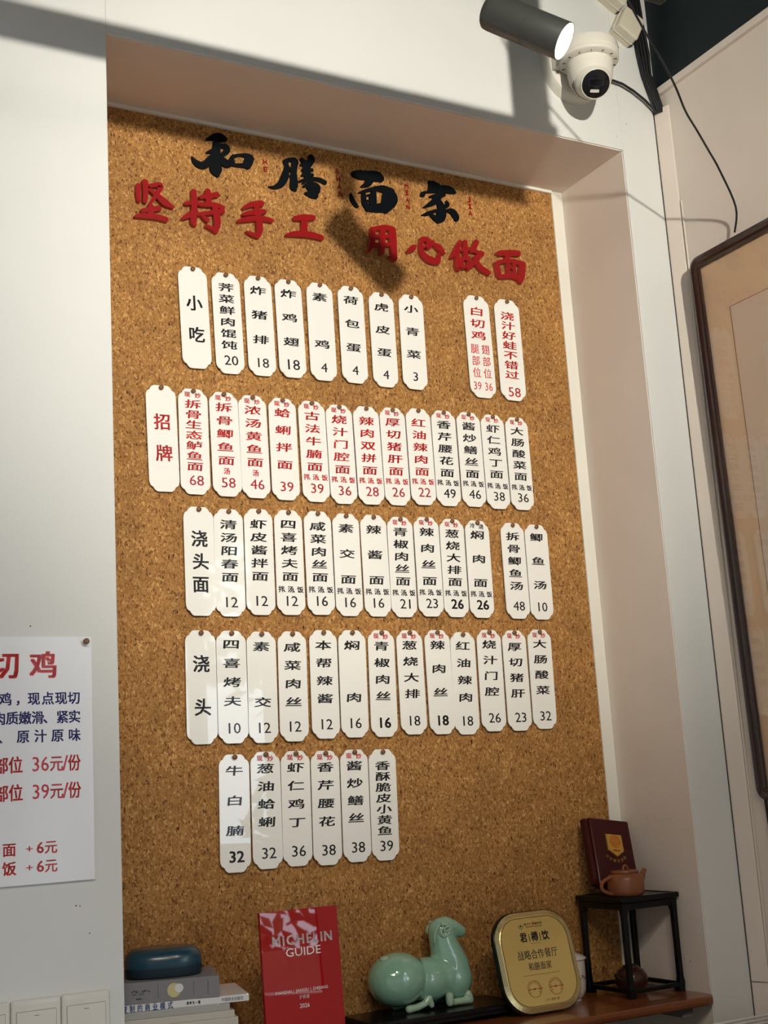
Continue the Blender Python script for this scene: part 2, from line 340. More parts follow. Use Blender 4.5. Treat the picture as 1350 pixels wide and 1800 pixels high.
# ---------------------------------------------------------------- measured data: tags (row, pin x, pin z, lean, length, text, flags, price, colour, text span) and brush strokes (x, z, width)
TAGS = [
    (0, 1.0150, 2.9036, 0.0234, 0.2291, '小吃', 'H', '', 'k', (0.34, 0.66)),
    (0, 1.0935, 2.9004, 0.0219, 0.2299, '荠菜鲜肉馄饨', '', '20', 'k', (0.12, 0.71)),
    (0, 1.1718, 2.9034, 0.0173, 0.2307, '炸猪排', '', '18', 'k', (0.12, 0.627)),
    (0, 1.2477, 2.9056, 0.0135, 0.2294, '炸鸡翅', 'B', '18', 'k', (0.12, 0.627)),
    (0, 1.3286, 2.9084, -0.0004, 0.2311, '素鸡', '', '4', 'k', (0.12, 0.62)),
    (0, 1.4104, 2.9115, -0.0020, 0.2326, '荷包蛋', '', '4', 'k', (0.12, 0.625)),
    (0, 1.4927, 2.9068, -0.0035, 0.2295, '虎皮蛋', '', '4', 'k', (0.13, 0.625)),
    (0, 1.5750, 2.9118, -0.0123, 0.2318, '小青菜', '', '3', 'k', (0.125, 0.624)),
    (0, 1.7644, 2.9343, 0.0095, 0.2576, '白切鸡', 'C', '39 36', 'r', (0.13, 0.375)),
    (0, 1.8566, 2.9362, -0.0022, 0.2586, '浇汁好蛙不错过', '', '58', 'r', (0.14, 0.742)),
    (1, 0.9341, 2.6211, 0.0170, 0.2272, '招牌', 'H', '', 'r', (0.326, 0.63)),
    (1, 1.0070, 2.6200, 0.0013, 0.2283, '拆骨生态鲈鱼面', 'x', '68', 'r', (0.12, 0.73)),
    (1, 1.0780, 2.6191, 0.0099, 0.2285, '拆骨鲫鱼面', 'xs', '58', 'r', (0.12, 0.648)),
    (1, 1.1463, 2.6180, 0.0071, 0.2269, '浓汤黄鱼面', 'xs', '46', 'r', (0.12, 0.645)),
    (1, 1.2191, 2.6184, -0.0008, 0.2285, '蛤蜊拌面', 'x', '39', 'r', (0.12, 0.646)),
    (1, 1.2922, 2.6184, 0.0091, 0.2282, '古法牛腩面', 'xo', '39', 'r', (0.124, 0.645)),
    (1, 1.3616, 2.6156, 0.0105, 0.2254, '烧汁门腔面', 'xo', '36', 'r', (0.124, 0.645)),
    (1, 1.4324, 2.6180, 0.0084, 0.2274, '辣肉双拼面', 'o', '28', 'r', (0.124, 0.645)),
    (1, 1.5028, 2.6211, 0.0065, 0.2280, '厚切猪肝面', 'xo', '26', 'r', (0.124, 0.645)),
    (1, 1.5733, 2.6251, 0.0043, 0.2285, '红油辣肉面', 'o', '22', 'r', (0.124, 0.645)),
    (1, 1.6436, 2.6263, 0.0007, 0.2285, '香芹腰花面', 'xo', '49', 'k', (0.124, 0.645)),
    (1, 1.7148, 2.6283, 0.0038, 0.2285, '酱炒鳝丝面', 'xo', '46', 'k', (0.124, 0.645)),
    (1, 1.7848, 2.6278, -0.0003, 0.2300, '虾仁鸡丁面', 'xo', '38', 'k', (0.124, 0.625)),
    (1, 1.8563, 2.6271, -0.0032, 0.2286, '大肠酸菜面', 'xo', '36', 'k', (0.124, 0.63)),
    (2, 1.0109, 2.3578, -0.0010, 0.2267, '浇头面', 'H', '', 'k', (0.275, 0.706)),
    (2, 1.0791, 2.3562, -0.0055, 0.2258, '清汤阳春面', '', '12', 'k', (0.12, 0.627)),
    (2, 1.1493, 2.3600, -0.0093, 0.2266, '虾皮酱拌面', '', '12', 'k', (0.12, 0.627)),
    (2, 1.2209, 2.3607, -0.0108, 0.2266, '四喜烤夫面', 'o', '12', 'k', (0.11, 0.627)),
    (2, 1.2928, 2.3615, -0.0068, 0.2265, '咸菜肉丝面', 'o', '16', 'k', (0.12, 0.63)),
    (2, 1.3639, 2.3597, -0.0089, 0.2259, '素交面', 'o', '16', 'k', (0.12, 0.635)),
    (2, 1.4346, 2.3599, -0.0009, 0.2270, '辣酱面', 'o', '16', 'k', (0.12, 0.635)),
    (2, 1.5044, 2.3584, -0.0083, 0.2264, '青椒肉丝面', 'xo', '21', 'k', (0.125, 0.634)),
    (2, 1.5753, 2.3611, -0.0067, 0.2273, '辣肉丝面', 'xo', '23', 'k', (0.125, 0.634)),
    (2, 1.6453, 2.3598, -0.0102, 0.2262, '葱烧大排面', 'xoB', '26', 'k', (0.125, 0.634)),
    (2, 1.7163, 2.3593, -0.0145, 0.2270, '焖肉面', 'coB', '26', 'k', (0.125, 0.634)),
    (2, 1.8176, 2.3579, -0.0086, 0.2272, '拆骨鲫鱼汤', '', '48', 'k', (0.116, 0.65)),
    (2, 1.8877, 2.3566, -0.0083, 0.2270, '鲫鱼汤', '', '10', 'k', (0.11, 0.63)),
    (3, 1.0067, 2.0931, -0.0110, 0.2287, '浇头', 'H', '', 'k', (0.275, 0.667)),
    (3, 1.0752, 2.0924, -0.0119, 0.2279, '四喜烤夫', '', '10', 'k', (0.095, 0.62)),
    (3, 1.1444, 2.0909, -0.0178, 0.2278, '素交', '', '12', 'k', (0.11, 0.63)),
    (3, 1.2170, 2.0915, -0.0230, 0.2278, '咸菜肉丝', '', '12', 'k', (0.12, 0.637)),
    (3, 1.2920, 2.0945, -0.0219, 0.2284, '本帮辣酱', '', '12', 'k', (0.115, 0.623)),
    (3, 1.3632, 2.0947, -0.0235, 0.2283, '焖肉', '', '16', 'k', (0.117, 0.62)),
    (3, 1.4370, 2.0949, -0.0243, 0.2300, '青椒肉丝', 'xB', '16', 'k', (0.125, 0.61)),
    (3, 1.5099, 2.0951, -0.0114, 0.2276, '葱烧大排', 'x', '18', 'k', (0.12, 0.6)),
    (3, 1.5836, 2.0958, -0.0048, 0.2299, '辣肉丝', 'xB', '18', 'k', (0.12, 0.59)),
    (3, 1.6524, 2.0913, -0.0166, 0.2283, '红油辣肉', '', '18', 'k', (0.11, 0.63)),
    (3, 1.7259, 2.0969, -0.0187, 0.2292, '烧汁门腔', 'x', '26', 'k', (0.12, 0.6)),
    (3, 1.7971, 2.0959, -0.0102, 0.2290, '厚切猪肝', 'x', '23', 'k', (0.14, 0.62)),
    (3, 1.8707, 2.0981, -0.0144, 0.2297, '大肠酸菜', 'x', '32', 'k', (0.12, 0.6)),
    (4, 1.0719, 1.8347, -0.0238, 0.2300, '牛白腩', 'B', '32', 'k', (0.115, 0.64)),
    (4, 1.1423, 1.8374, -0.0155, 0.2308, '葱油蛤蜊', 'x', '32', 'k', (0.12, 0.593)),
    (4, 1.2117, 1.8363, -0.0214, 0.2307, '虾仁鸡丁', 'x', '36', 'k', (0.12, 0.61)),
    (4, 1.2819, 1.8340, -0.0255, 0.2315, '香芹腰花', 'x', '38', 'k', (0.12, 0.61)),
    (4, 1.3521, 1.8338, -0.0219, 0.2306, '酱炒鳝丝', 'x', '38', 'k', (0.12, 0.6)),
    (4, 1.4219, 1.8317, -0.0223, 0.2305, '香酥脆皮小黄鱼', '', '39', 'k', (0.124, 0.727)),
]
SIGN = [
    ('和', 'k', [[(1.0604, 3.2285, 0.0028), (1.0735, 3.2349, 0.012), (1.0876, 3.2396, 0.0206), (1.1001, 3.2402, 0.0199), (1.1084, 3.2381, 0.0107)], [(1.0844, 3.2276, 0.0127), (1.0848, 3.2057, 0.0197), (1.0827, 3.1833, 0.0217), (1.0816, 3.1613, 0.03), (1.0834, 3.1507, 0.0244), (1.0862, 3.1434, 0.009)], [(1.084, 3.2181, 0.0176), (1.0962, 3.2198, 0.0106), (1.1095, 3.2193, 0.0135), (1.1104, 3.21, 0.0149), (1.1, 3.1986, 0.0113), (1.0857, 3.1886, 0.014)], [(1.0598, 3.1958, 0.0028), (1.0723, 3.2014, 0.0098), (1.0834, 3.2085, 0.0127)], [(1.0243, 3.179, 0.0021), (1.0309, 3.1685, 0.0117), (1.0428, 3.1621, 0.0159), (1.0557, 3.1651, 0.0173), (1.0685, 3.18, 0.0167), (1.0807, 3.1948, 0.0126)], [(1.0888, 3.1892, 0.014), (1.1012, 3.1812, 0.0204), (1.11, 3.1766, 0.0176), (1.1187, 3.1833, 0.0155), (1.1222, 3.1934, 0.0092)], [(1.1223, 3.1956, 0.0092), (1.1236, 3.1801, 0.0127)], [(1.1243, 3.1982, 0.0085), (1.144, 3.2058, 0.0064), (1.1636, 3.2064, 0.0129), (1.1729, 3.1999, 0.0129)], [(1.1677, 3.2043, 0.0201), (1.163, 3.1907, 0.0215), (1.1609, 3.1792, 0.0143)], [(1.1235, 3.1776, 0.0071), (1.1398, 3.1791, 0.0085), (1.1588, 3.1827, 0.0128)]]),
    ('膳', 'k', [[(1.2125, 3.1387, 0.0022), (1.2286, 3.1409, 0.0094), (1.2454, 3.1529, 0.0167), (1.2562, 3.1747, 0.0183), (1.2616, 3.1981, 0.0118), (1.259, 3.2105, 0.0125)], [(1.257, 3.2101, 0.011), (1.2698, 3.2177, 0.0096), (1.2836, 3.2178, 0.0148), (1.2885, 3.2113, 0.0096)], [(1.2841, 3.2153, 0.0163), (1.2794, 3.1886, 0.0147), (1.2787, 3.1627, 0.0198), (1.278, 3.1482, 0.019), (1.2816, 3.1414, 0.0058)], [(1.2624, 3.2009, 0.0059), (1.2737, 3.1914, 0.0081)], [(1.2626, 3.1726, 0.0044), (1.2771, 3.1811, 0.0044)], [(1.3005, 3.2255, 0.0082), (1.3099, 3.217, 0.0149)], [(1.3253, 3.2368, 0.0128), (1.3283, 3.2302, 0.0165), (1.3163, 3.2117, 0.0187)], [(1.2983, 3.2099, 0.0045), (1.3241, 3.2148, 0.0075)], [(1.3143, 3.2178, 0.0172), (1.3131, 3.1948, 0.0209), (1.3144, 3.1773, 0.0134)], [(1.301, 3.1974, 0.0044), (1.3284, 3.2026, 0.0082)], [(1.2992, 3.1832, 0.0044), (1.3284, 3.1896, 0.0082)], [(1.2867, 3.1635, 0.0029), (1.3035, 3.1718, 0.0066), (1.3271, 3.1793, 0.0082), (1.3472, 3.1803, 0.0105), (1.3617, 3.1758, 0.0098)], [(1.3015, 3.1636, 0.0044), (1.3118, 3.1713, 0.0052)], [(1.322, 3.1771, 0.0134), (1.3208, 3.1542, 0.0185)], [(1.3027, 3.1558, 0.0052), (1.3196, 3.1627, 0.0133), (1.3367, 3.1603, 0.0194), (1.3404, 3.148, 0.0097)], [(1.3067, 3.1388, 0.0051), (1.3216, 3.1389, 0.017), (1.3348, 3.1373, 0.0148)], [(1.3225, 3.1545, 0.0163), (1.325, 3.1405, 0.0222)]]),
    ('面', 'k', [[(1.4392, 3.2133, 0.0139), (1.453, 3.2132, 0.0225), (1.4776, 3.216, 0.0242), (1.5057, 3.2182, 0.0275), (1.5167, 3.2142, 0.0197)], [(1.4859, 3.2102, 0.0234), (1.4768, 3.1936, 0.0163), (1.4587, 3.1831, 0.0038)], [(1.4296, 3.1595, 0.0046), (1.4328, 3.1447, 0.0106), (1.4416, 3.1321, 0.0106), (1.4469, 3.1285, 0.0053)], [(1.4517, 3.1661, 0.0031), (1.4749, 3.1761, 0.0085), (1.5, 3.1852, 0.0117), (1.5247, 3.1869, 0.0212), (1.5439, 3.1773, 0.0221)], [(1.5368, 3.1828, 0.0331), (1.5374, 3.1662, 0.0433), (1.5274, 3.1445, 0.0312), (1.5225, 3.1305, 0.0155)], [(1.4647, 3.1683, 0.01), (1.4657, 3.1422, 0.0146), (1.4753, 3.129, 0.0153)], [(1.493, 3.175, 0.0132), (1.4911, 3.1367, 0.0154)], [(1.4747, 3.1629, 0.0046), (1.4847, 3.1666, 0.0039)], [(1.4731, 3.1494, 0.0038), (1.4828, 3.1484, 0.0054)], [(1.4827, 3.1676, 0.0046), (1.4809, 3.1415, 0.0054)], [(1.4717, 3.1278, 0.0138), (1.4964, 3.1326, 0.0201), (1.525, 3.1408, 0.0273)]]),
    ('家', 'k', [[(1.6542, 3.2318, 0.0057), (1.6631, 3.2272, 0.0164), (1.6801, 3.2228, 0.0181)], [(1.6274, 3.1883, 0.0032), (1.6329, 3.1933, 0.0137), (1.6408, 3.2015, 0.0048)], [(1.6437, 3.2013, 0.0049), (1.6672, 3.2103, 0.0139), (1.6938, 3.2184, 0.0198), (1.7181, 3.2193, 0.0182), (1.7294, 3.2151, 0.0075)], [(1.6592, 3.2248, 0.0114), (1.6553, 3.2081, 0.0106)], [(1.6539, 3.1909, 0.0049), (1.6735, 3.1964, 0.0114), (1.6964, 3.2041, 0.0107)], [(1.6858, 3.2023, 0.0156), (1.6647, 3.1792, 0.0154), (1.6338, 3.159, 0.004)], [(1.6653, 3.1868, 0.0114), (1.6802, 3.1792, 0.0179), (1.686, 3.1598, 0.0244), (1.6807, 3.1402, 0.0259), (1.6709, 3.1274, 0.0105)], [(1.6259, 3.1368, 0.0024), (1.6436, 3.1438, 0.0096), (1.6684, 3.1561, 0.0073)], [(1.7016, 3.1863, 0.0057), (1.7038, 3.1771, 0.0115), (1.6878, 3.1675, 0.0073)], [(1.6526, 3.1423, 0.008), (1.6702, 3.1334, 0.0177), (1.6839, 3.1424, 0.0203)], [(1.6996, 3.1621, 0.0049), (1.717, 3.1609, 0.0172), (1.7261, 3.1502, 0.018), (1.7277, 3.1416, 0.0123)]]),
    ('坚', 'r', [[(0.895, 3.083, 0.0125), (0.8937, 3.0645, 0.0115), (0.8951, 3.0466, 0.0093)], [(0.9101, 3.0953, 0.0137), (0.9109, 3.0723, 0.0126), (0.9089, 3.0471, 0.0104)], [(0.921, 3.0862, 0.0084), (0.9455, 3.092, 0.0127), (0.9379, 3.0713, 0.0105), (0.9199, 3.0427, 0.0063)], [(0.9208, 3.0765, 0.0084), (0.9355, 3.068, 0.0116), (0.9538, 3.0533, 0.0169), (0.9733, 3.0446, 0.0074)], [(0.9019, 3.0239, 0.0093), (0.9416, 3.0363, 0.0126)], [(0.9221, 3.0383, 0.0136), (0.9215, 3.0157, 0.0146)], [(0.8859, 3.0079, 0.0062), (0.9016, 3.0124, 0.0114), (0.934, 3.0149, 0.0125), (0.9582, 3.0122, 0.0115)]]),
    ('持', 'r', [[(1.0021, 3.0583, 0.0075), (1.0311, 3.0662, 0.0119)], [(1.0238, 3.0923, 0.013), (1.0241, 3.0581, 0.014), (1.0209, 3.0187, 0.015), (1.0254, 3.0107, 0.0075)], [(0.9953, 3.0212, 0.0064), (1.0099, 3.0314, 0.0128), (1.0304, 3.0446, 0.0064)], [(1.0388, 3.0793, 0.0087), (1.0807, 3.0935, 0.0132)], [(1.0579, 3.0993, 0.0131), (1.0591, 3.0641, 0.0142)], [(1.0358, 3.0621, 0.0097), (1.0738, 3.0666, 0.012), (1.0943, 3.0632, 0.0088)], [(1.033, 3.0372, 0.0086), (1.093, 3.0551, 0.0121)], [(1.0728, 3.0665, 0.0142), (1.0782, 3.0281, 0.0163), (1.0729, 3.0028, 0.0119)], [(1.073, 3.0048, 0.0108), (1.051, 3.0129, 0.0075)], [(1.0435, 3.0336, 0.0075), (1.0549, 3.0262, 0.0119)]]),
    ('手', 'r', [[(1.1431, 3.071, 0.0067), (1.1636, 3.083, 0.0123), (1.1902, 3.0906, 0.0147)], [(1.1424, 3.055, 0.0078), (1.173, 3.0666, 0.0135), (1.1975, 3.0717, 0.0102)], [(1.1297, 3.0366, 0.0066), (1.152, 3.0452, 0.0122), (1.1875, 3.053, 0.0124), (1.2139, 3.0519, 0.0102)], [(1.1768, 3.0832, 0.0146), (1.18, 3.0548, 0.0157), (1.1822, 3.0253, 0.0156), (1.1759, 3.0074, 0.0122)], [(1.1759, 3.0084, 0.0122), (1.1595, 3.0107, 0.0088), (1.1487, 3.0149, 0.0044)]]),
    ('工', 'r', [[(1.2733, 3.0672, 0.0115), (1.2966, 3.0736, 0.0151), (1.3221, 3.0773, 0.0129)], [(1.2982, 3.0734, 0.0163), (1.296, 3.0324, 0.0161)], [(1.2493, 3.022, 0.0057), (1.2734, 3.0288, 0.0137), (1.3102, 3.0326, 0.015), (1.3416, 3.0295, 0.0128)]]),
    ('用', 'r', [[(1.4804, 3.0748, 0.0134), (1.4774, 3.0389, 0.0133), (1.464, 3.0119, 0.0048)], [(1.4803, 3.0737, 0.0097), (1.5133, 3.0832, 0.0135), (1.5384, 3.081, 0.0161)], [(1.5356, 3.0816, 0.0185), (1.5351, 3.0426, 0.0184), (1.5359, 3.0061, 0.0146)], [(1.4779, 3.0546, 0.0085), (1.5354, 3.0626, 0.0098)], [(1.4776, 3.0337, 0.0084), (1.5339, 3.0414, 0.0098)], [(1.5086, 3.0804, 0.0135), (1.5053, 3.0328, 0.0134), (1.5006, 3.0138, 0.0085)], [(1.5369, 3.0052, 0.011), (1.5203, 3.0079, 0.0049)]]),
    ('心', 'r', [[(1.5749, 3.0298, 0.0062), (1.5907, 3.0422, 0.0149), (1.5993, 3.0504, 0.0037)], [(1.6175, 3.0702, 0.0088), (1.6145, 3.039, 0.0125), (1.6309, 3.0202, 0.0176), (1.658, 3.0179, 0.0164), (1.6658, 3.0414, 0.0051)], [(1.6158, 3.0699, 0.0088), (1.6319, 3.0693, 0.0152), (1.6427, 3.0592, 0.0101), (1.633, 3.046, 0.005)], [(1.6137, 3.0431, 0.005), (1.6491, 3.0666, 0.0114)], [(1.6533, 3.0598, 0.0101), (1.6657, 3.0542, 0.0178), (1.6798, 3.0409, 0.0076)]]),
    ('做', 'r', [[(1.7299, 3.0808, 0.0091), (1.7137, 3.0513, 0.0141), (1.6978, 3.0312, 0.0051)], [(1.7199, 3.0539, 0.0116), (1.7169, 3.0116, 0.0141), (1.7204, 3.0046, 0.0089)], [(1.7284, 3.0563, 0.0077), (1.7567, 3.0649, 0.0104)], [(1.7444, 3.0825, 0.013), (1.7427, 3.0412, 0.0129)], [(1.7307, 3.034, 0.0116), (1.7288, 3.0122, 0.0103)], [(1.7307, 3.034, 0.009), (1.7532, 3.0384, 0.0104)], [(1.7525, 3.0372, 0.0104), (1.7481, 3.015, 0.0103)], [(1.7287, 3.0111, 0.0077), (1.7514, 3.0176, 0.0077)], [(1.7793, 3.088, 0.0132), (1.769, 3.0679, 0.0118), (1.759, 3.0566, 0.0052)], [(1.7648, 3.0607, 0.0091), (1.7948, 3.0576, 0.0118)], [(1.7888, 3.0589, 0.0144), (1.7709, 3.0345, 0.013), (1.7457, 3.0077, 0.0051)], [(1.77, 3.0452, 0.0091), (1.7817, 3.021, 0.0156), (1.8084, 3.0075, 0.0131)]]),
    ('面', 'r', [[(1.8445, 3.0662, 0.0133), (1.8786, 3.0725, 0.0161), (1.9064, 3.075, 0.0149)], [(1.8749, 3.0664, 0.0134), (1.8641, 3.0505, 0.0107)], [(1.8358, 3.0387, 0.0132), (1.8402, 3.0077, 0.0132), (1.8445, 3.0007, 0.0079)], [(1.8359, 3.0398, 0.0093), (1.8765, 3.0507, 0.0121), (1.9199, 3.0466, 0.0149)], [(1.9162, 3.0477, 0.0176), (1.9107, 3.0177, 0.0188), (1.9038, 2.9986, 0.0134)], [(1.8441, 3.0028, 0.0105), (1.8787, 3.0099, 0.0133), (1.9057, 3.0049, 0.0161)], [(1.8699, 3.047, 0.0093), (1.8691, 3.0063, 0.0093)], [(1.8889, 3.0498, 0.0094), (1.888, 3.009, 0.0093)], [(1.8701, 3.0294, 0.006), (1.8871, 3.0319, 0.006)]]),
]
# ================================================================ THE ROOM
NX0, NX1 = 0.748, 2.071; NZ = 3.2755; WX = 2.200; FY = 2.34; BY = 2.610; CEIL = 4.2
mb = MB()
mb.box(-3.0, NX0, FY, BY, 0, CEIL); mb.box(NX1, WX, FY, BY, 0, CEIL); mb.box(NX0, NX1, FY, BY, NZ, CEIL); mb.box(NX0, NX1, FY, BY, 0, 0.95)
tag(mb.build('wall_front', M['paint'], bevel=0.0015, merge=False), 'cream white painted wall around the deep cork niche', kind='structure')
# plastered inner faces of the niche
mb = MB(); mb.box(NX1 - 0.002, NX1 + 0.0, FY + 0.004, BY, 0.95, NZ); mb.box(NX0, NX1, FY + 0.004, BY, NZ - 0.002, NZ)
tag(mb.build('trim_1', M['plaster']), 'beige plaster lining of the niche', kind='structure')
tag(MB().box(-3.0, WX, BY, BY + 0.1, 0, CEIL).build('wall_back', M['trim']), 'white back face of the niche', kind='structure')
mb = MB(); mb.box(WX, WX + 0.12, 0.2, BY + 0.1, 0, CEIL); mb.box(WX, WX + 0.12, -6, 0.2, 3.05, CEIL); mb.box(WX, WX + 0.12, -6, -0.8, 0, 0.12); mb.box(WX, WX + 0.12, -0.8, 0.2, 0, 1.30); mb.box(WX, WX + 0.12, -6.0, -4.6, 0, CEIL)
tag(mb.build('wall_right', M['plaster'], merge=False), 'beige painted right wall', kind='structure')
tag(MB().box(-3.1, -3.0, -6, BY, 0, CEIL).build('wall_left', M['paint']), kind='structure')
tag(MB().box(-3.1, WX + 0.12, -6.1, -6.0, 0, CEIL).build('wall_rear', M['paint']), kind='structure')
tag(MB().box(-3.1, WX + 0.12, -6.1, BY + 0.1, CEIL, CEIL + 0.1).build('ceiling', M['dark_paint']), kind='structure')
tag(MB().box(-3.1, WX + 0.12, -6.1, BY + 0.1, -0.1, 0).build('floor', M['floor']), kind='structure')
tag(MB().box(WX - 0.004, WX, -5.9, FY, 3.461, CEIL).build('trim_2', M['dark_paint']), 'dark green black paint field above the beige wall', kind='structure')
tag(MB().box(WX - 0.012, WX, -5.9, FY, 3.442, 3.461).build('trim_3', M['plaster'], bevel=0.001), 'narrow beige moulding under the dark paint', kind='structure')
tag(MB().box(NX1 - 0.036, NX1 - 0.002, 2.596, BY, 1.25, NZ - 0.002).build('trim_4', M['trim'], bevel=0.001), 'white strip right of the cork', kind='structure')
tag(MB().box(NX0, NX1 - 0.036, 2.592, BY, NZ - 0.010, NZ - 0.002).build('trim_5', M['trim'], bevel=0.001), 'white strip above the cork', kind='structure')
# corner trunking
mb = MB(); mb.loft([[(x, y, z) for x, y in ((2.185, 2.34), (2.185, 2.3365), (2.1875, 2.328), (2.1905, 2.318), (2.194, 2.308), (2.197, 2.300), (2.1995, 2.2965), (2.1995, 2.34))] for z in (1.285, 3.405)], cap0=True, cap1=True)
tr = mb.build('trim_6', M['plaster']); tag(tr, 'beige corner trunking, upper length', kind='structure')
mb = MB(); mb.loft([[(x, y, z) for x, y in ((2.1845, 2.34), (2.1845, 2.3365), (2.187, 2.328), (2.190, 2.318), (2.1935, 2.308), (2.1965, 2.300), (2.1995, 2.2960), (2.1995, 2.34))] for z in (0.0, 1.2825)], cap0=True, cap1=True)
tag(mb.build('trim_7', M['plaster']), 'beige corner trunking, lower length', kind='structure')

tag(MB().box(2.1832, 2.1845, 2.3375, 2.34, 0, 3.40).build('trim_9', M['holedark']), 'thin dark joint line left of the corner trunking', kind='structure')

# cork board
cork = tag(MB().box(NX0, NX1 - 0.036, 2.600, BY - 0.0005, 1.25, NZ - 0.010).build('cork_board', M['cork']), 'large golden brown cork board filling the wall niche behind the tags', 'board')

# shopfront (right wall, out of frame, seen in reflections and letting the daylight in)
mb = MB()
for y in (0.17, -0.77, -1.9, -3.2, -4.57): mb.box(WX + 0.02, WX + 0.09, y - 0.03, y + 0.03, 0.12, 3.05)
mb.box(WX + 0.02, WX + 0.09, -4.6, 0.2, 2.30, 2.36); mb.box(WX + 0.02, WX + 0.09, -4.6, -0.8, 0.12, 0.17); mb.box(WX + 0.02, WX + 0.09, -4.6, 0.2, 3.0, 3.05)
w1 = tag(mb.build('window_1', M['shopframe'], merge=False), 'dark framed shopfront window', kind='structure')
MB().box(WX + 0.05, WX + 0.056, -4.6, 0.2, 0.12, 3.05).build('pane', M['clearglass'], w1)
tag(MB().box(WX + 0.12, 30, -25, 25, -0.15, -0.05).build('ground', M['pavement']), kind='structure')
def tree(x, y, h, r, n, sd, label):
    rnd = random.Random(sd); root = empty('street_tree', (x, y, -0.05)); tag(root, label, 'tree')
    MB().tube([(0, 0, 0), (0.05, 0, h * 0.4), (0.0, 0.1, h * 0.75)], [0.14, 0.11, 0.05]).build('trunk', M['bark'], root)
    m = MB()
    for i in range(n):
        a = rnd.uniform(0, 2 * PI); e = rnd.uniform(-1, 1); q = r * rnd.uniform(0.3, 1.0) ** 0.5; c = Vector((q * math.cos(a) * math.sqrt(1 - e * e), q * math.sin(a) * math.sqrt(1 - e * e), h * 0.8 + q * e * 0.75))
        s = rnd.uniform(0.10, 0.2); d = Vector((rnd.uniform(-1, 1), rnd.uniform(-1, 1), rnd.uniform(-1, 1))).normalized(); t = d.orthogonal().normalized()
        m.add([c - d * s, c + t * s * 0.4, c + d * s, c - t * s * 0.4], [(0, 1, 2, 3)])
    cr = m.build('foliage', M['leaf'], root, merge=False); cr['kind'] = 'stuff'
tree(6.2, -7.6, 5.4, 2.2, 620, 1, 'leafy street tree nearest to the shopfront'); tree(8.6, -11.5, 6.4, 2.5, 620, 2, 'tall street tree furthest along the pavement'); tree(7.2, -9.6, 2.2, 1.1, 170, 3, 'small bushy tree between the two tall street trees')
b_ = empty('building', (17, -14, -0.05)); tag(b_, 'brown rendered building further along the street', 'building')
MB().box(0, 4, -5, 5, 0, 5.0).build('wall', M['facade'], b_)
for k in range(3): MB().box(-0.03, 0.02, -4.3 + k * 2.9, -2.8 + k * 2.9, 2.2, 4.0).build('window', M['cctvblack'], b_)
g_ = tag(MB().box(5.3, 5.5, -14, 6, -0.05, 1.45).build('garden_wall', M['facade'], bevel=0.01), 'low brown garden wall beyond the pavement', 'wall')

# ================================================================ SPOTLIGHTS
rail = tag(MB().box(-2.2, 1.650, 1.665, 1.715, 3.196, 3.263).build('track_rail', M['lampdark'], bevel=0.003), 'black lighting track running parallel to the wall', 'track')
MB().box(1.564, 1.634, 1.66, 1.72, 3.263, CEIL).build('hanger', M['lampdark'], rail)
MB().box(-1.55, -1.50, 1.67, 1.71, 3.263, CEIL).build('hanger', M['lampdark'], rail)
def spotlight(back, d, L, r, label, stem_top, lit=True, light=0.0, up=None):
    back = Vector(back); d = Vector(d).normalized(); root = empty('track_spotlight', back); tag(root, label, 'lamp')
    q = d.to_track_quat('Z', 'Y').to_matrix().to_4x4()
    m = MB().lathe([(0.0, 0.0), (r * 0.86, 0.0), (r * 0.97, 0.004), (r, 0.012), (r, L * 0.53), (r * 0.985, L * 0.532), (r * 0.985, L * 0.538), (r, L * 0.54), (r, L * 0.56), (r * 0.985, L * 0.562), (r * 0.985, L * 0.568), (r, L * 0.57),
                    (r, L - 0.002), (r * 0.985, L), (r * 0.955, L), (r * 0.94, L - 0.003), (r * 0.94, L - 0.012), (0, L - 0.012)], 48, mtx=q)
    m.build('housing', M['lamp'], root)
    MB().lathe([(0, L - 0.010), (r * 0.935, L - 0.010), (r * 0.935, L - 0.0035), (r * 0.90, L - 0.0012), (0.0, L - 0.0006)], 48, mtx=q).build('lens', M['lens'], root)
    j = d * 0.035
    MB().tube([j + Vector((0, 0, r * 0.3)), j + Vector((0, 0, r + 0.02))], 0.011, 12).build('joint', M['lampdark'], root)
    MB().box(j.x - 0.019, j.x + 0.019, j.y - 0.019, j.y + 0.019, r + 0.008, stem_top - back.z).build('stem', M['lampdark'], root, bevel=0.002)
    return root
HD = Vector((0.578, -0.576, -0.578)).normalized(); HC = Vector((1.300, 1.686, 3.050)); HL = 0.158
spotlight(HC - HD * HL / 2, HD, HL, 0.0335, 'grey cylinder track spotlight in front of the white security camera', 3.196)
spot('visible_lamp_spot', tuple(HC + HD * (HL / 2 + 0.004)), tuple(HC + HD * 3), 30, (1, 0.9, 0.75), 60, 0.6, 0.03)
for pos, tgt, lb in ((MAIN_POS, (1.42, 2.6, 3.02), 'spotlight behind the viewer aimed at the cork board'), (SHELF_POS, (1.45, 2.5, 1.45), 'spotlight behind the viewer aimed at the shelf')):
    dd = (Vector(tgt) - Vector(pos)).normalized()
    spotlight(Vector(pos) - dd * 0.18, dd, 0.172, 0.0365, lb, 3.62)
    tag(MB().box(-2.4, 1.6, pos[1] - 0.22 * dd.y - 0.0 - 0.02 + 0.05, pos[1] - 0.22 * dd.y + 0.07, 3.62, 3.66).build('track_rail', M['lampdark']), 'black lighting track behind the viewer carrying the ' + lb.split('aimed at the ')[1] + ' spotlight', 'track')

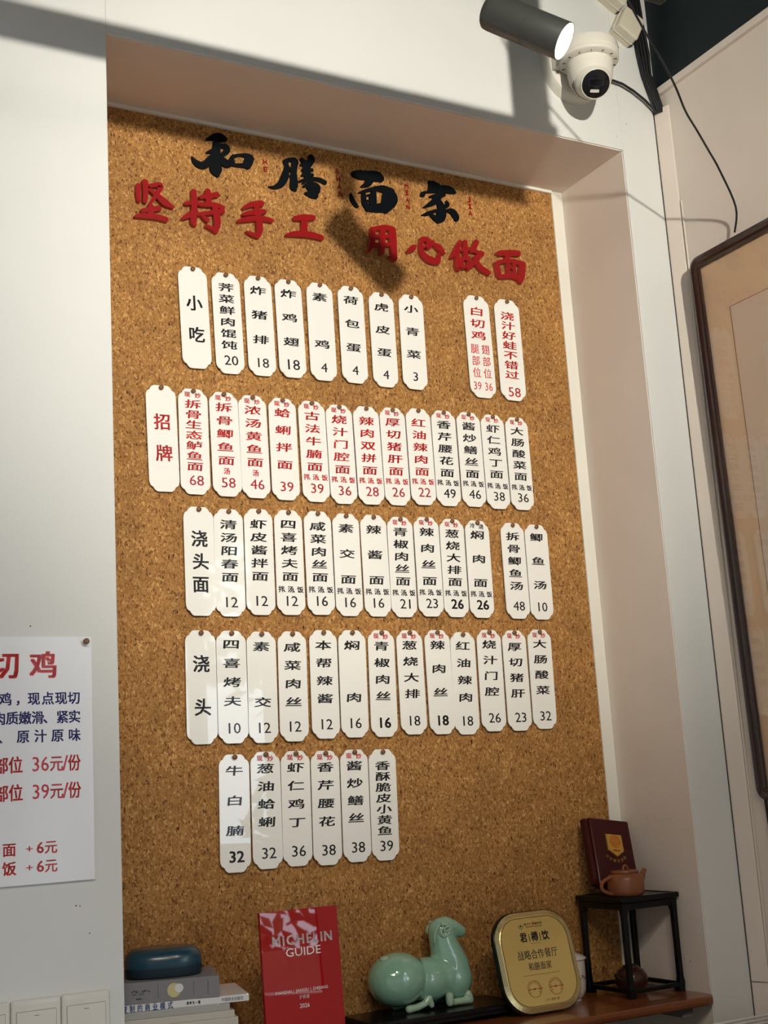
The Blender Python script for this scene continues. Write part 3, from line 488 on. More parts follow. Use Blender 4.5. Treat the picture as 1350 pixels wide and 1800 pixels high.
cl_ = empty('ceiling_lamp', (-0.6, -1.4, 3.905)); tag(cl_, 'square panel lamp hanging from the dark ceiling behind the viewer', 'lamp')
m = MB()
for a in ((-0.63, -0.60, -0.63, 0.63), (0.60, 0.63, -0.63, 0.63), (-0.60, 0.60, -0.63, -0.60), (-0.60, 0.60, 0.60, 0.63)): m.box(a[0], a[1], a[2], a[3], -0.01, 0.05)
m.box(-0.63, 0.63, -0.63, 0.63, 0.05, 0.06); m.build('housing', M['lampdark'], cl_, merge=False); MB().tube([(0, 0, 0.06), (0, 0, CEIL - 3.905)], 0.01, 8).build('hanger', M['lampdark'], cl_)

# ================================================================ SECURITY CAMERA
cc = empty('security_camera', (1.925, 2.34, 3.46)); tag(cc, 'white dome security camera with black face on the wall above the niche', 'camera')
# wall plate: disc whose axis is Y
qy = Matrix.Translation((-0.0, 0, -0.005)) @ Matrix.Rotation(PI / 2, 4, 'X')
MB().lathe([(0, 0.030), (0.074, 0.030), (0.081, 0.027), (0.085, 0.020), (0.087, 0.0), (0, 0.0)], 48, mtx=qy).build('wall_plate', M['cctv'], cc)
for (x, z) in ((-0.062, -0.028), (-0.020, -0.060)):
    MB().lathe([(0, 0.033), (0.004, 0.033), (0.0055, 0.031), (0.0055, 0.029), (0.0085, 0.030), (0.0085, 0.0295), (0, 0.0295)], 16, mtx=Matrix.Translation((x, 0, z - 0.005)) @ Matrix.Rotation(PI / 2, 4, 'X')).build('screw', M['screw'], cc)
RC = Vector((-0.018, -0.098, -0.022))      # ring centre relative to the root
m = MB(); t_ = Matrix.Translation(RC)
m.lathe([(0, 0.028), (0.066, 0.028), (0.070, 0.026), (0.072, 0.022), (0.072, 0.002), (0.0705, 0.0), (0.0705, -0.002), (0.072, -0.004), (0.072, -0.012), (0.068, -0.015), (0.052, -0.019), (0, -0.019)], 56, mtx=t_)
m.box(-0.058, 0.058, 0.0, 0.098, -0.010, 0.027, mtx=t_); m.build('mounting_ring', M['cctv'], cc, bevel=0.0015)
for k in range(14):
    a = 2 * PI * k / 14 + 0.1; mt = t_ @ Matrix.Rotation(a, 4, 'Z') @ Matrix.Translation((0.0605, 0, -0.0172)) @ Matrix.Rotation(0.24, 4, 'Y')
    MB().box(-0.006, 0.006, -0.0009, 0.0009, -0.001, 0.0006, mtx=mt).build('slot', M['cctvblack'], cc)
MB().lathe([(0, 0.002), (0.003, 0.002), (0.003, 0), (0, 0)], 12, mtx=t_ @ Matrix.Rotation(-0.75, 4, 'Z') @ Matrix.Translation((0.0715, 0, 0.012)) @ Matrix.Rotation(PI / 2, 4, 'Y')).build('screw', M['screw'], cc)
# turret: collar and ball with black face
m = MB(); m.lathe([(0.0545, -0.018), (0.0555, -0.024), (0.0545, -0.042), (0.052, -0.058), (0.0485, -0.068), (0.0470, -0.070), (0.0455, -0.069), (0.0455, -0.050), (0, -0.050)], 56, mtx=t_)
BD = Vector((-0.26, -0.66, -0.70)).normalized(); bq = Matrix.Translation(RC + Vector((0, 0, -0.056)) + BD * 0.018) @ BD.to_track_quat('Z', 'Y').to_matrix().to_4x4()
m.build('collar', M['cctv'], cc)
m = MB(); m.lathe([(0.0, -0.044)] + [(0.0455 * math.cos(a), 0.0455 * math.sin(a) - 0.004) for a in [math.radians(x) for x in range(-80, 37, 6)]] + [(0.0362, 0.0265), (0.0355, 0.0285), (0.0348, 0.0288)], 56, mtx=bq)
ball = m.build('ball', M['cctv'], cc)
MB().tube([bq @ Vector((0.0458 * math.cos(a), 0.0458 * math.sin(a), -0.001)) for a in [2 * PI * k / 48 for k in range(49)]], 0.0011, 6, caps=False).build('joint_gap', M['mark'], cc)
MB().lathe([(0, 0.0293), (0.031, 0.0293), (0.0338, 0.0288), (0.0348, 0.0278), (0.0348, 0.020), (0, 0.020)], 48, mtx=bq).build('face_plate', M['cctvblack'], cc)
bxm = bq @ Matrix.Rotation(0, 4, 'Z')
m = MB(); m.loft([[(x, z, 0.0292 + d) for x, z in rrect(0.036 - 2 * i, 0.0175 - 2 * i, 0.003, 4, 0.0, 0.004)] for i, d in ((0, 0), (0.0006, 0.0009), (0.0016, 0.0009), (0.0022, 0.0001))], cap1=True, mtx=bxm)
m.build('lens_window', M['cctvglass'], cc)
m = MB(); m.loft([[(x, z, 0.0292 + d) for x, z in rrect(0.022 - 2 * i, 0.0075 - 2 * i, 0.001, 3, -0.001, -0.0165)] for i, d in ((0, 0), (0.0004, 0.0008))], cap1=True, mtx=bxm)
m.build('led_strip', M['ledwhite'], cc)
MB().tube([(2.012, 2.335, 3.452), (2.045, 2.328, 3.456), (2.080, 2.328, 3.453), (2.115, 2.328, 3.441), (2.148, 2.328, 3.424), (2.175, 2.328, 3.404), (2.182, 2.328, 3.390)], 0.0034, 10).build('camera_cable', M['cable'])
tag(bpy.data.objects['camera_cable'], 'black cable arching from the security camera to the corner trunking', 'cable')
for i, off in enumerate((-0.006, 0.003, 0.012, 0.021)):
    o = MB().tube([(2.136 + off * 0.8, 2.331 - 0.003 * i, 3.80), (2.146 + off * 0.9, 2.329 - 0.002 * i, 3.63), (2.152 + off, 2.329 - 0.002 * i, 3.555), (2.159 + off * 0.85, 2.329, 3.50), (2.172 + off * 0.6, 2.327 - 0.002 * i, 3.45), (2.186 + off * 0.35, 2.326 - 0.003 * i, 3.405), (2.187 + off * 0.3, 2.327 - 0.003 * i, 3.392)], 0.0047, 10).build('power_cable', M['cable'])
    tag(o, ['leftmost black cable dropping from the ceiling corner into the trunking', 'middle black cable dropping from the ceiling corner into the trunking', 'third black cable from the left entering the trunking', 'rightmost black cable dropping beside the dark paint into the trunking'][i], 'cable', 'black cables entering the corner trunking')
def adaptor(cx, cz, w, h, dpt, ang, label):
    root = empty('power_adaptor', (cx, FY, cz), (0, ang, 0)); tag(root, label, 'adaptor')
    m = MB(); m.loft(rloops(w, h, 0.005, [(0, 0), (0, -dpt + 0.004), (0.0015, -dpt + 0.0012), (0.004, -dpt)], 4), cap1=True); m.build('housing', M['cream'], root)
    m = MB(); m.loft(rloops(w + 0.003, h + 0.003, 0.006, [(0, -dpt * 0.42), (0, -dpt * 0.45)], 4), cap0=True, cap1=True); m.build('seam', M['plaster'], root)
adaptor(2.108, 3.613, 0.064, 0.070, 0.044, 0.50, 'cream power adaptor box mounted askew beside the security camera')
adaptor(2.076, 3.708, 0.075, 0.080, 0.045, 0.50, 'cream power adaptor box at the top edge, above the other adaptor')

# hanging wire of the picture
wire = [(2.178, 2.108, 2.975), (2.165, 2.082, 3.026), (2.091, 2.047, 3.091), (2.041, 2.021, 3.112), (1.974, 1.985, 3.135), (1.919, 1.956, 3.154), (1.870, 1.927, 3.186), (1.823, 1.908, 3.224), (1.703, 1.86, 3.309), (1.58, 1.79, 3.42), (1.45, 1.70, 3.72), (1.42, 1.68, CEIL)]
def smooth_path(pts, sub=5):
    P = [pts[0]] + list(pts) + [pts[-1]]; o = []
    for i in range(len(pts) - 1):
        for k in range(sub):
            t = k / sub; o.append(tuple(0.5 * (2 * b + (-a + c) * t + (2 * a - 5 * b + 4 * c - d) * t * t + (-a + 3 * b - 3 * c + d) * t ** 3) for a, b, c, d in zip(*P[i:i + 4])))
    return o + [pts[-1]]
tag(MB().tube(smooth_path(wire), 0.0024, 8).build('hanging_wire', M['cable']), 'thin black wire curving down from the ceiling to the dark picture frame', 'wire')
tag(MB().tube([(2.1975, 2.290, 3.14), (2.1975, 2.290, 2.2), (2.1975, 2.290, 1.5), (2.1975, 2.290, 0.95)], 0.0024, 10).build('printed_cable', M['printed']), 'thin white printed cable running down beside the corner trunking', 'cable')

# ================================================================ PICTURE FRAME on the right wall
FW, FH = 0.98, 1.286
fr = empty('picture_frame', (2.183, 2.255 - FW / 2, 2.3185), (0.0165, 0, -PI / 2)); tag(fr, 'large dark rosewood picture frame with glass on the right wall', 'picture')
m = MB(); m.loft(rloops(FW, FH, 0.030, [(0.004, 0.014), (0, 0.010), (0, -0.006), (0.003, -0.011), (0.009, -0.0125), (0.013, -0.010), (0.017, -0.0085), (0.024, -0.0085), (0.0275, -0.006), (0.029, 0.0)], 7), smooth=False)
m.build('frame_moulding', M['rosewood'], fr)
MB().box(-FW / 2 + 0.026, FW / 2 - 0.026, 0.004, 0.008, -FH / 2 + 0.026, FH / 2 - 0.026).build('silk_mount', M['mount'], fr)
MB().box(-FW / 2 + 0.105, FW / 2 - 0.105, 0.0030, 0.004, -FH / 2 + 0.16, FH / 2 - 0.155).build('scroll', M['scroll'], fr)
m = MB(); x0, x1, z0, z1 = -FW / 2 + 0.105, FW / 2 - 0.105, -FH / 2 + 0.16, FH / 2 - 0.155
for a in ((x0 - .0012, x0, z0, z1), (x1, x1 + .0012, z0, z1), (x0, x1, z1, z1 + .0012), (x0, x1, z0 - .0012, z0)): m.box(a[0], a[1], 0.0028, 0.004, a[2], a[3])
m.build('scroll_edge', M['clay'], fr)
MB().box(-FW / 2 + 0.026, FW / 2 - 0.026, -0.0035, -0.0010, -FH / 2 + 0.026, FH / 2 - 0.026).build('glass_pane', M['glass'], fr)
tag(MB().tube([(2.190, 2.236, 1.70), (2.191, 2.232, 1.60), (2.190, 2.246, 1.45), (2.190, 2.25, 0.9)], 0.0035, 8).build('black_cord', M['cable']), 'black cord hanging below the lower left corner of the picture frame', 'cable')

# ================================================================ SIGN LETTERING
ROWN = {'k': 'top line of large black calligraphy', 'r': 'red calligraphy line under the black title'}
cnt = {'k': 0, 'r': 0}
KL = ['first black brush character 和 at the top left of the cork board', 'second black brush character 膳 between HE and SHAN', 'third black brush character 面 between SHAN and MIAN', 'last black brush character 家 between MIAN and JIA',
      'red slogan character 坚 at the far left of the board', 'red slogan character 持, second of the slogan', 'red slogan character 手, third of the slogan', 'red slogan character 工 touching the lamp shadow',
      'red slogan character 用 right of the lamp shadow', 'red slogan character 心, after 用', 'red slogan character 做, before the final 面', 'red slogan character 面 at the right end of the slogan']
for i, (ch, col, strokes) in enumerate(SIGN):
    th = 0.006 if col == 'k' else 0.012
    cx = sum(p[0] for s in strokes for p in s) / sum(len(s) for s in strokes); cz = sum(p[1] for s in strokes for p in s) / sum(len(s) for s in strokes)
    m = MB()
    for s_i, s in enumerate(strokes):
        R_ = ribbon([list(q) for q in s]); n = len(R_); y0 = -th - 0.00006 * s_i
        vs = []
        for (a, b) in R_: vs += [(a[0] - cx, y0, a[1] - cz), (b[0] - cx, y0, b[1] - cz), (a[0] - cx, 0, a[1] - cz), (b[0] - cx, 0, b[1] - cz)]
        m.add(vs, [(4 * k, 4 * k + 1, 4 * k + 5, 4 * k + 4) for k in range(n - 1)], 0)
        m.add(vs, [(4 * k, 4 * k + 4, 4 * k + 6, 4 * k + 2) for k in range(n - 1)] + [(4 * k + 1, 4 * k + 3, 4 * k + 7, 4 * k + 5) for k in range(n - 1)] + [(0, 2, 3, 1), (4 * n - 4, 4 * n - 3, 4 * n - 1, 4 * n - 2)], 1)
    o = m.build('sign_character', [M['signblack'], M['signblack']] if col == 'k' else [M['signred'], M['signredside']], loc=(cx, 2.6, cz), merge=False)
    tag(o, KL[i], 'lettering', ROWN[col])
for word, pts in (('HE', [(1.2073, 3.2023), (1.2079, 3.1837)]), ('SHAN', [(1.397, 3.2146), (1.3988, 3.1942), (1.4006, 3.1739), (1.4026, 3.1551)]),
                  ('MIAN', [(1.589, 3.2092), (1.5893, 3.191), (1.5895, 3.1714), (1.5897, 3.1533)]), ('JIA', [(1.7721, 3.2062), (1.7738, 3.1863), (1.7738, 3.1677)])):
    root = empty('sign_word', (pts[0][0], 2.6, pts[0][1])); tag(root, 'small dark red vertical letters ' + word + ' on the cork', 'lettering', 'small red spelled words between the black characters')
    for L_, (x, z) in zip(word, pts):
        m = MB(); put_latin(m, L_, x - pts[0][0], z - pts[0][1], 0.0125, 0, 0, 0.0, width=0.0035 if L_ == 'I' else 0.010)
        if L_ == 'I':
            m.box(x - pts[0][0] - 0.004, x - pts[0][0] + 0.004, -0.0002, 0, z - pts[0][1] + 0.0048, z - pts[0][1] + 0.0066); m.box(x - pts[0][0] - 0.004, x - pts[0][0] + 0.004, -0.0002, 0, z - pts[0][1] - 0.0066, z - pts[0][1] - 0.0048)
        o = m.build('letter', M['signred'], root, loc=(0, -0.0015, 0), merge=False)
        so = o.modifiers.new('thick', 'SOLIDIFY'); so.thickness = 0.0018; so.offset = 0

# ================================================================ MENU TAGS
TW = 0.0673
CORN = [(0.20, 0.0), (0.255, 0.012), (0.300, 0.045), (0.335, 0.085), (0.358, 0.128), (0.366, 0.150), (0.392, 0.158), (0.430, 0.180), (0.462, 0.222), (0.486, 0.275), (0.5, 0.345)]
def tag_outline(w, h, top):
    r = [(x * w, top - y * w) for x, y in CORN]; l = [(-x, z) for x, z in reversed(r)]
    br = [(x * w, top - h + y * w) for x, y in reversed(CORN)]; bl = [(-x, z) for x, z in reversed(br)]
    return l + r + br + bl       # clockwise from left shoulder; reversed below
_tagmesh = {}
ENGLISH = "snacks|shepherd's purse wonton|fried pork chop|fried chicken wings|vegetarian chicken|poached egg|tiger skin egg|green vegetables|white cut chicken|sauced frog|signature|boned perch noodles|boned crucian carp noodles|thick soup croaker noodles|clam noodles|old style beef brisket noodles|braised tongue noodles|spicy pork double noodles|pork liver noodles|red oil spicy pork noodles|celery kidney noodles|fried eel noodles|shrimp and chicken noodles|pickled cabbage intestine noodles|noodles with topping|plain soup noodles|shrimp skin noodles|four joy gluten noodles|pickle and pork noodles|vegetarian noodles|spicy sauce noodles|green pepper pork noodles|spicy shredded pork noodles|scallion pork chop noodles|braised pork noodles|boned carp soup|carp soup|toppings|four joy gluten|vegetarian topping|pickle and pork|local spicy sauce|braised pork|green pepper pork|scallion pork chop|spicy shredded pork|red oil spicy pork|braised tongue|pork liver|intestine and cabbage|white beef brisket|scallion oil clams|shrimp and chicken cubes|celery and kidney|fried eel|crispy small croaker".split('|')
ORD = ['leftmost', 'second', 'third', 'fourth', 'fifth', 'sixth', 'seventh', 'eighth', 'ninth', 'tenth', 'eleventh', 'twelfth', 'thirteenth', 'rightmost']
ROWS = ['first row', 'second row', 'third row', 'fourth row', 'bottom row']
for ti, (row, px, pz, sn, L_, name, fl, price, col, (t0, t1)) in enumerate(TAGS):
    s = 1.11 if L_ > 0.245 else 1.0
    L_ = min(max(L_, 0.2265), 0.2335) if s == 1 else L_
    w = TW * (1.115 if s > 1 else 1.0); top = 0.0068 * s; h = L_ + top
    key = (round(h, 3), s)
    if key not in _tagmesh:
        out = list(reversed(tag_outline(w, h, top)))
        m = MB(); m.prism(out, -0.0028, 0.0, mi_side=0); tmp = m.build('menu_tag', [M['tag']], merge=True); _tagmesh[key] = tmp.data; bpy.data.objects.remove(tmp)
    o = bpy.data.objects.new('menu_tag', _tagmesh[key]); C.objects.link(o)
    rx = (random.random() - 0.5) * 0.010
    o.location = (px, 2.5955, pz); o.rotation_euler = (-0.004 + rx, -math.asin(sn), (random.random() - 0.5) * 0.02)
    tag(o, '%s tag reading %s (%s)%s in %s, %s' % ('larger white' if s > 1 else 'white heading' if 'H' in fl else 'white', name, ENGLISH[ti], ' ' + price if price else '', 'red' if col == 'r' else 'black', ROWS[row]), 'menu tag', 'menu tags in the ' + ROWS[row])
    mi = 0; Y = -0.0031; INK = M['ink'] if col == 'k' else M['redink']; PINK = M['ink'] if col == 'k' else M['deepink']
    mt = MB(); mp_ = MB(); mn = MB(); n = len(name); bold = 0.028
    zt = lambda t: -t * L_
    if 'H' in fl:
        for k, ch in enumerate(name): put(mt, ch, (0.01 if k % 2 == 0 else 0.03) * w, zt(t0 + (t1 - t0) * k / (n - 1)), 0.57 * w, 0.56 * w, Y, mi, 0.030)
    else:
        gh = 0.318 * w if n <= 5 else 0.305 * w
        for k, ch in enumerate(name): put(mt, ch, 0.0, zt(t0 + (t1 - t0) * k / (n - 1)), (0.60 if n < 6 else 0.57) * w, gh, Y, mi, bold, 0.06)
    if 'C' in fl:
        for k, ch in enumerate('腿部位'): put(mn, ch, -0.20 * w, zt(0.513 + 0.12 * k), 0.33 * w, 0.36 * w, Y, 0, 0.02)
        for k, ch in enumerate('翅部位'): put(mn, ch, 0.22 * w, zt(0.513 + 0.12 * k), 0.33 * w, 0.36 * w, Y, 0, 0.02)
        for px_, t_ in ((-0.22, '39'), (0.22, '36')):
            q = MB(); put_latin(q, t_, px_ * w, zt(0.885), 0.27 * w, Y, 0, 0.002, width=0.30 * w); q.build('price', PINK, o, merge=False)
    elif price:
        zp = 0.865 if row != 0 or n < 7 else 0.915
        nd = len(price); put_latin(mp_, price, (0.04 if nd > 1 else 0.02) * w, zt(zp), (0.36 if 'B' in fl and row == 0 else 0.325) * w, Y, 0, 0.030 if ('B' in fl and row > 0) else 0.012, wf=1.10)
        mp_.build('price', PINK, o, merge=False)
    if 'x' in fl or 'c' in fl:
        a, b = ('现', '炒') if 'x' in fl else ('冷', '浇'); hs = MB()
        put(hs, a, -0.19 * w, zt(0.027), 0.21 * w, 0.19 * w, Y, 0, 0.035); put(hs, b, 0.17 * w, zt(0.031), 0.21 * w, 0.19 * w, Y, 0, 0.035)
        hs.build('small_heading', M['redink'] if 'x' in fl else M['ink'], o, merge=False)
    if 'o' in fl:
        for ch, xx in (('拌', -0.33), ('、', -0.16), ('汤', 0.0), ('、', 0.17), ('饭', 0.34)): put(mn, ch, xx * w, zt(0.752), 0.23 * w, 0.22 * w, Y, 0, 0.035)
    if 's' in fl: put(mn, '汤', 0.0, zt(0.753), 0.23 * w, 0.23 * w, Y, 0, 0.035)
    if mn.v: mn.build('note', INK, o, merge=False)
    mt.build('dish_name', INK, o, merge=False)
    pn = MB(); pn.tube([(0, 0.003, 0), (0.0004, -0.0045, 0.0008)], 0.0034, 10); pn.lathe([(0, 0), (0.0040, 0.0003), (0.0054, 0.0020), (0.0052, 0.0042), (0.0036, 0.0056), (0, 0.0060)], 14, mtx=Matrix.Translation((0.0006, -0.0042, 0.0012)) @ Matrix.Rotation(PI / 2, 4, 'X'))
    pn.build('push_pin', M['pin'], o)

# ================================================================ POSTER at the left
po = tag(MB().box(-0.155, 0.155, -0.004, 0, -0.2115, 0.2115).build('poster', M['poster'], loc=(0.5425, FY - 0.0015, 1.8415), rot=(-0.004, 0, 0)), 'white laminated menu poster with red and blue print on the left wall', 'poster')
m = MB(); PX, PZ = 0.5425, 1.8415; Y = -0.0044
def flush(name='text_line', mats=None, parent=None):
    global m
    o = m.build(name, mats or [M['redink'], M['blueink']], parent or po, merge=False); m = MB(); return o
def P_(s, xs, z, w, h, mi, bold):
    for ch, x in zip(s, xs): put(m, ch, x - PX, z - PZ, w, h, Y, mi, bold)
    if len(s) > 3 or s == '白切鸡': flush()
P_('白切鸡', (0.478, 0.5445, 0.611), 2.003, 0.050, 0.050, 0, 0.040)
P_('散养鸡，现点现切', (0.496, 0.520, 0.5445, 0.572, 0.5935, 0.618, 0.6415, 0.6645), 1.944, 0.0225, 0.0235, 1, 0.03)
P_('肉质嫩滑、紧实', (0.534, 0.556, 0.578, 0.600, 0.620, 0.6435, 0.665), 1.911, 0.0225, 0.0235, 1, 0.03)
P_('、原汁原味', (0.542, 0.5745, 0.6045, 0.6345, 0.6645), 1.879, 0.0225, 0.0235, 1, 0.03)
for z, t, n in ((1.831, '翅', '36'), (1.784, '腿', '39')):
    P_(t + '部位', (0.512, 0.537, 0.5615), z, 0.025, 0.030, 0, 0.028)
    put_latin(m, n, 0.6045 - PX, z - PZ, 0.0245, Y, 0, 0.02, width=0.028); P_('元', (0.632,), z, 0.024, 0.029, 0, 0.028)
    put_latin(m, '/', 0.6475 - PX, z - PZ, 0.026, Y, 0, 0.02, width=0.010); P_('份', (0.6635,), z, 0.023, 0.030, 0, 0.028); flush()
for z, t in ((1.690, '面'), (1.659, '饭')):
    P_('加', (0.520,), z, 0.024, 0.024, 0, 0.028); P_(t, (0.550,), z, 0.024, 0.024, 0, 0.028); put_latin(m, '+', 0.584 - PX, z - PZ - 0.001, 0.0125, Y, 0, 0.012, width=0.0115)
    put_latin(m, '6', 0.6025 - PX, z - PZ, 0.018, Y, 0, 0.025, width=0.0115); P_('元', (0.621,), z, 0.0225, 0.0235, 0, 0.028); flush()
pn = MB(); pn.tube([(0, 0.003, 0), (0, -0.007, 0.0)], 0.002, 8); pn.lathe([(0, 0), (0.0040, 0.0003), (0.0056, 0.0020), (0.0054, 0.0042), (0.0036, 0.0058), (0, 0.0062)], 16, mtx=Matrix.Translation((0, -0.0065, 0)) @ Matrix.Rotation(PI / 2, 4, 'X'))
pn.build('push_pin', M['pin'], po, loc=(0.686 - PX, -0.004, 2.0435 - PZ))

# ================================================================ LIGHT SWITCHES
for k, xr in enumerate((0.720, 0.6355, 0.551)):
    o = empty('light_switch', (xr - 0.042, FY, 1.4025)); tag(o, ['white square light switch nearest the niche edge', 'white light switch second from the niche edge', 'white light switch at the left edge of the photo'][k], 'switch', 'white light switches side by side')
    m = MB(); m.loft(rloops(0.0835, 0.086, 0.005, [(0, 0), (0, -0.0065), (0.0015, -0.0088), (0.0035, -0.0095), (0.0085, -0.0098)], 4), cap1=True); m.build('plate', M['switch'], o)
    m = MB(); m.loft(rloops(0.066, 0.0605, 0.001, [(0, -0.0095), (0, -0.0108), (0.0008, -0.0114)], 3, 0.0, -0.006), cap1=True); m.build('rocker', M['switch'], o)
    m = MB(); m.loft(rloops(0.0672, 0.0617, 0.001, [(0, -0.0097), (0, -0.0101)], 3, 0.0, -0.006), cap1=True); m.build('gap', M['mark'], o)
    MB().box(-0.004, 0.004, -0.0117, -0.011, 0.0165, 0.0175).build('indicator_mark', M['mark'], o)

# ================================================================ SHELF
SZ = 1.272
m = MB(); y0, y1 = 2.322, 2.60
def so(y, ins): return [(NX0 + 0.001 , 2.60), (NX0 + 0.001, y0 + ins), (NX1 - 0.030, y0 + ins), (NX1 - 0.014, y0 + 0.004 + ins), (NX1 - 0.006, y0 + 0.012 + ins), (NX1 - 0.004, y0 + 0.026), (NX1 - 0.004, 2.60)]
m.loft([[(x, yy, z) for x, yy in so(0, i)] for i, z in ((0.003, SZ - 0.019), (0.0005, SZ - 0.016), (0, SZ - 0.010), (0.0005, SZ - 0.003), (0.003, SZ))], cap0=True, cap1=True)
tag(m.build('shelf', M['shelf']), 'reddish brown wooden shelf board across the bottom of the niche', 'shelf')
m = MB(); m.box(1.985, 2.015, 2.345, 2.60, SZ - 0.040, SZ - 0.0195); tag(m.build('shelf_bracket', M['mark'], bevel=0.001), 'small dull metal bracket under the right end of the shelf', 'bracket')

# ================================================================ BOOK STACK
def book(name, x1, yfr, z0, z1, L, D, ang, cover, label, soft=False):
    """right front corner at (x1, yfr); spine faces the room; turned by ang about that corner"""
    root = empty(name, (x1, yfr, z0), (0, 0, ang)); tag(root, label, 'book', 'books lying at the left end of the shelf'); t = z1 - z0; c = 0.0012 if soft else 0.0026
    m = MB(); m.box(-L, 0, 0, D, 0, c); m.box(-L, 0, 0, D, t - c, t); m.box(-L, 0, 0, c * 1.3, c, t - c); m.build('cover', cover, root, bevel=0.0006)
    i = 0.0 if soft else 0.003
    MB().box(-L + i + 0.0004, -i - 0.0004, c, D - i - 0.0004, c, t - c).build('pages', M['pages'], root)
    return root
A0 = -0.24
book('thick_book', 0.955, 2.385, SZ, 1.310, 0.19, 0.14, A0 * 0.6, M['greybook'], 'thick grey book at the very bottom of the stack')
book('hardback_book', 0.965, 2.38, 1.3102, 1.3495, 0.20, 0.15, A0 * 0.7, M['whitebook'], 'thick white book under the cream books', True)
book('paperback_book', 0.973, 2.378, 1.3500, 1.3632, 0.21, 0.15, A0 * 0.8, M['kraftbook'], 'cream paperback book low in the stack, fourth book from the top', True)
book('paperback_book', 0.967, 2.380, 1.3634, 1.3755, 0.205, 0.15, A0 * 0.85, M['kraftbook'], 'cream paperback book directly under the film wrapped one', True)
book('wrapped_book', 0.959, 2.382, 1.3757, 1.3885, 0.20, 0.15, A0 * 0.9, M['silverbook'], 'grey book in crinkled clear film under the white book', True)
bw = book('magazine_book', 0.993, 2.372, 1.3887, 1.4010, 0.24, 0.165, A0, M['whitebook'], 'thin white book with blue spine lettering, second from top', True)
m = MB(); z = 0.0061
for k, ch in enumerate('可复制的商业模式'): put(m, ch, -0.238 + 0.0135 * k, z, 0.0098, 0.0135, -0.0003, 0, 0.03)
for k in range(5): put(m, '周李文一著'[k], -0.112 + 0.0052 * k, z, 0.0044, 0.006, -0.0003, 1, 0.05)
for k, ch in enumerate('中国商业出版社'): put(m, ch, -0.048 + 0.0058 * k, z, 0.0055, 0.0068, -0.0003, 1, 0.02)
m.build('lettering', [M['spineblue'], M['ink']], bw, merge=False)
bg_ = book('thick_book', 0.940, 2.382, 1.4012, 1.4380, 0.195, 0.155, A0 - 0.05, M['greybook'], 'thick grey cloth book with a round gold emblem under the speaker')
m = MB(); m.lathe([(0, 0.0006), (0.0125, 0.0006), (0.0130, 0)], 28, 0, mtx=Matrix.Translation((-0.082, 0, 0.0185)) @ Matrix.Rotation(PI / 2, 4, 'X'))
m.lathe([(0, 0.0009), (0.0075, 0.0009), (0.0078, 0)], 20, 1, mtx=Matrix.Translation((-0.073, 0, 0.0215)) @ Matrix.Rotation(PI / 2, 4, 'X'))
m.build('emblem', [M['goldedge'], M['whitebook']], bg_)
m = MB()
for x in (-0.111, -0.047, -0.021): m.box(x, x + 0.0005, -0.0004, 0, 0.006, 0.031)
for k in range(9): m.box(-0.158 + 0.0038 * k, -0.1555 + 0.0038 * k, -0.0004, 0, 0.020 + 0.0012 * math.sin(k * 2.1), 0.0222 + 0.0015 * math.sin(k * 1.3))
for k in range(6): m.box(-0.157 + 0.0038 * k, -0.1548 + 0.0038 * k, -0.0004, 0, 0.0155, 0.0170 + 0.001 * math.sin(k * 1.9))
m.box(-0.150, -0.140, -0.0004, 0, 0.0075, 0.0095)
m.build('spine_print', M['ink'], bg_)
# speaker
sp = empty('speaker', (0.868, 2.478, 1.4382), (0, 0, -0.3)); tag(sp, 'flat rounded dark teal speaker lying on the grey book', 'speaker')
def oval(sx, sy, z, e=2.6, n=40): return [(sx * (abs(math.cos(a)) ** (2 / e)) * (1 if math.cos(a) >= 0 else -1), sy * (abs(math.sin(a)) ** (2 / e)) * (1 if math.sin(a) >= 0 else -1), z) for a in [2 * PI * k / n for k in range(n)]]
m = MB(); m.loft([oval(0.071 - i, 0.052 - i, z) for i, z in ((0.006, 0.0), (0.002, 0.002), (0.0005, 0.008), (0, 0.0175))], cap0=True, smooth=True); m.build('grille', M['tealdark'], sp)
m = MB(); m.loft([oval(0.0712 - i, 0.0522 - i, z) for i, z in ((0.0004, 0.0176), (0, 0.019), (0, 0.030), (0.0012, 0.036), (0.0045, 0.0425), (0.0095, 0.0475), (0.016, 0.0505), (0.024, 0.0515))], cap1=True, smooth=True); m.build('shell', M['teal'], sp)
tag(MB().tube(smooth_path([(0.922, 2.515, 1.452), (0.940, 2.52, 1.449), (0.962, 2.535, 1.442), (0.985, 2.545, 1.425), (0.999, 2.55, 1.407), (1.008, 2.565, 1.38), (1.01, 2.58, 1.30), (1.01, 2.58, SZ + 0.003)]), 0.0022, 8).build('speaker_cable', M['cable']), 'thin black cable trailing from the speaker down behind the books', 'cable')

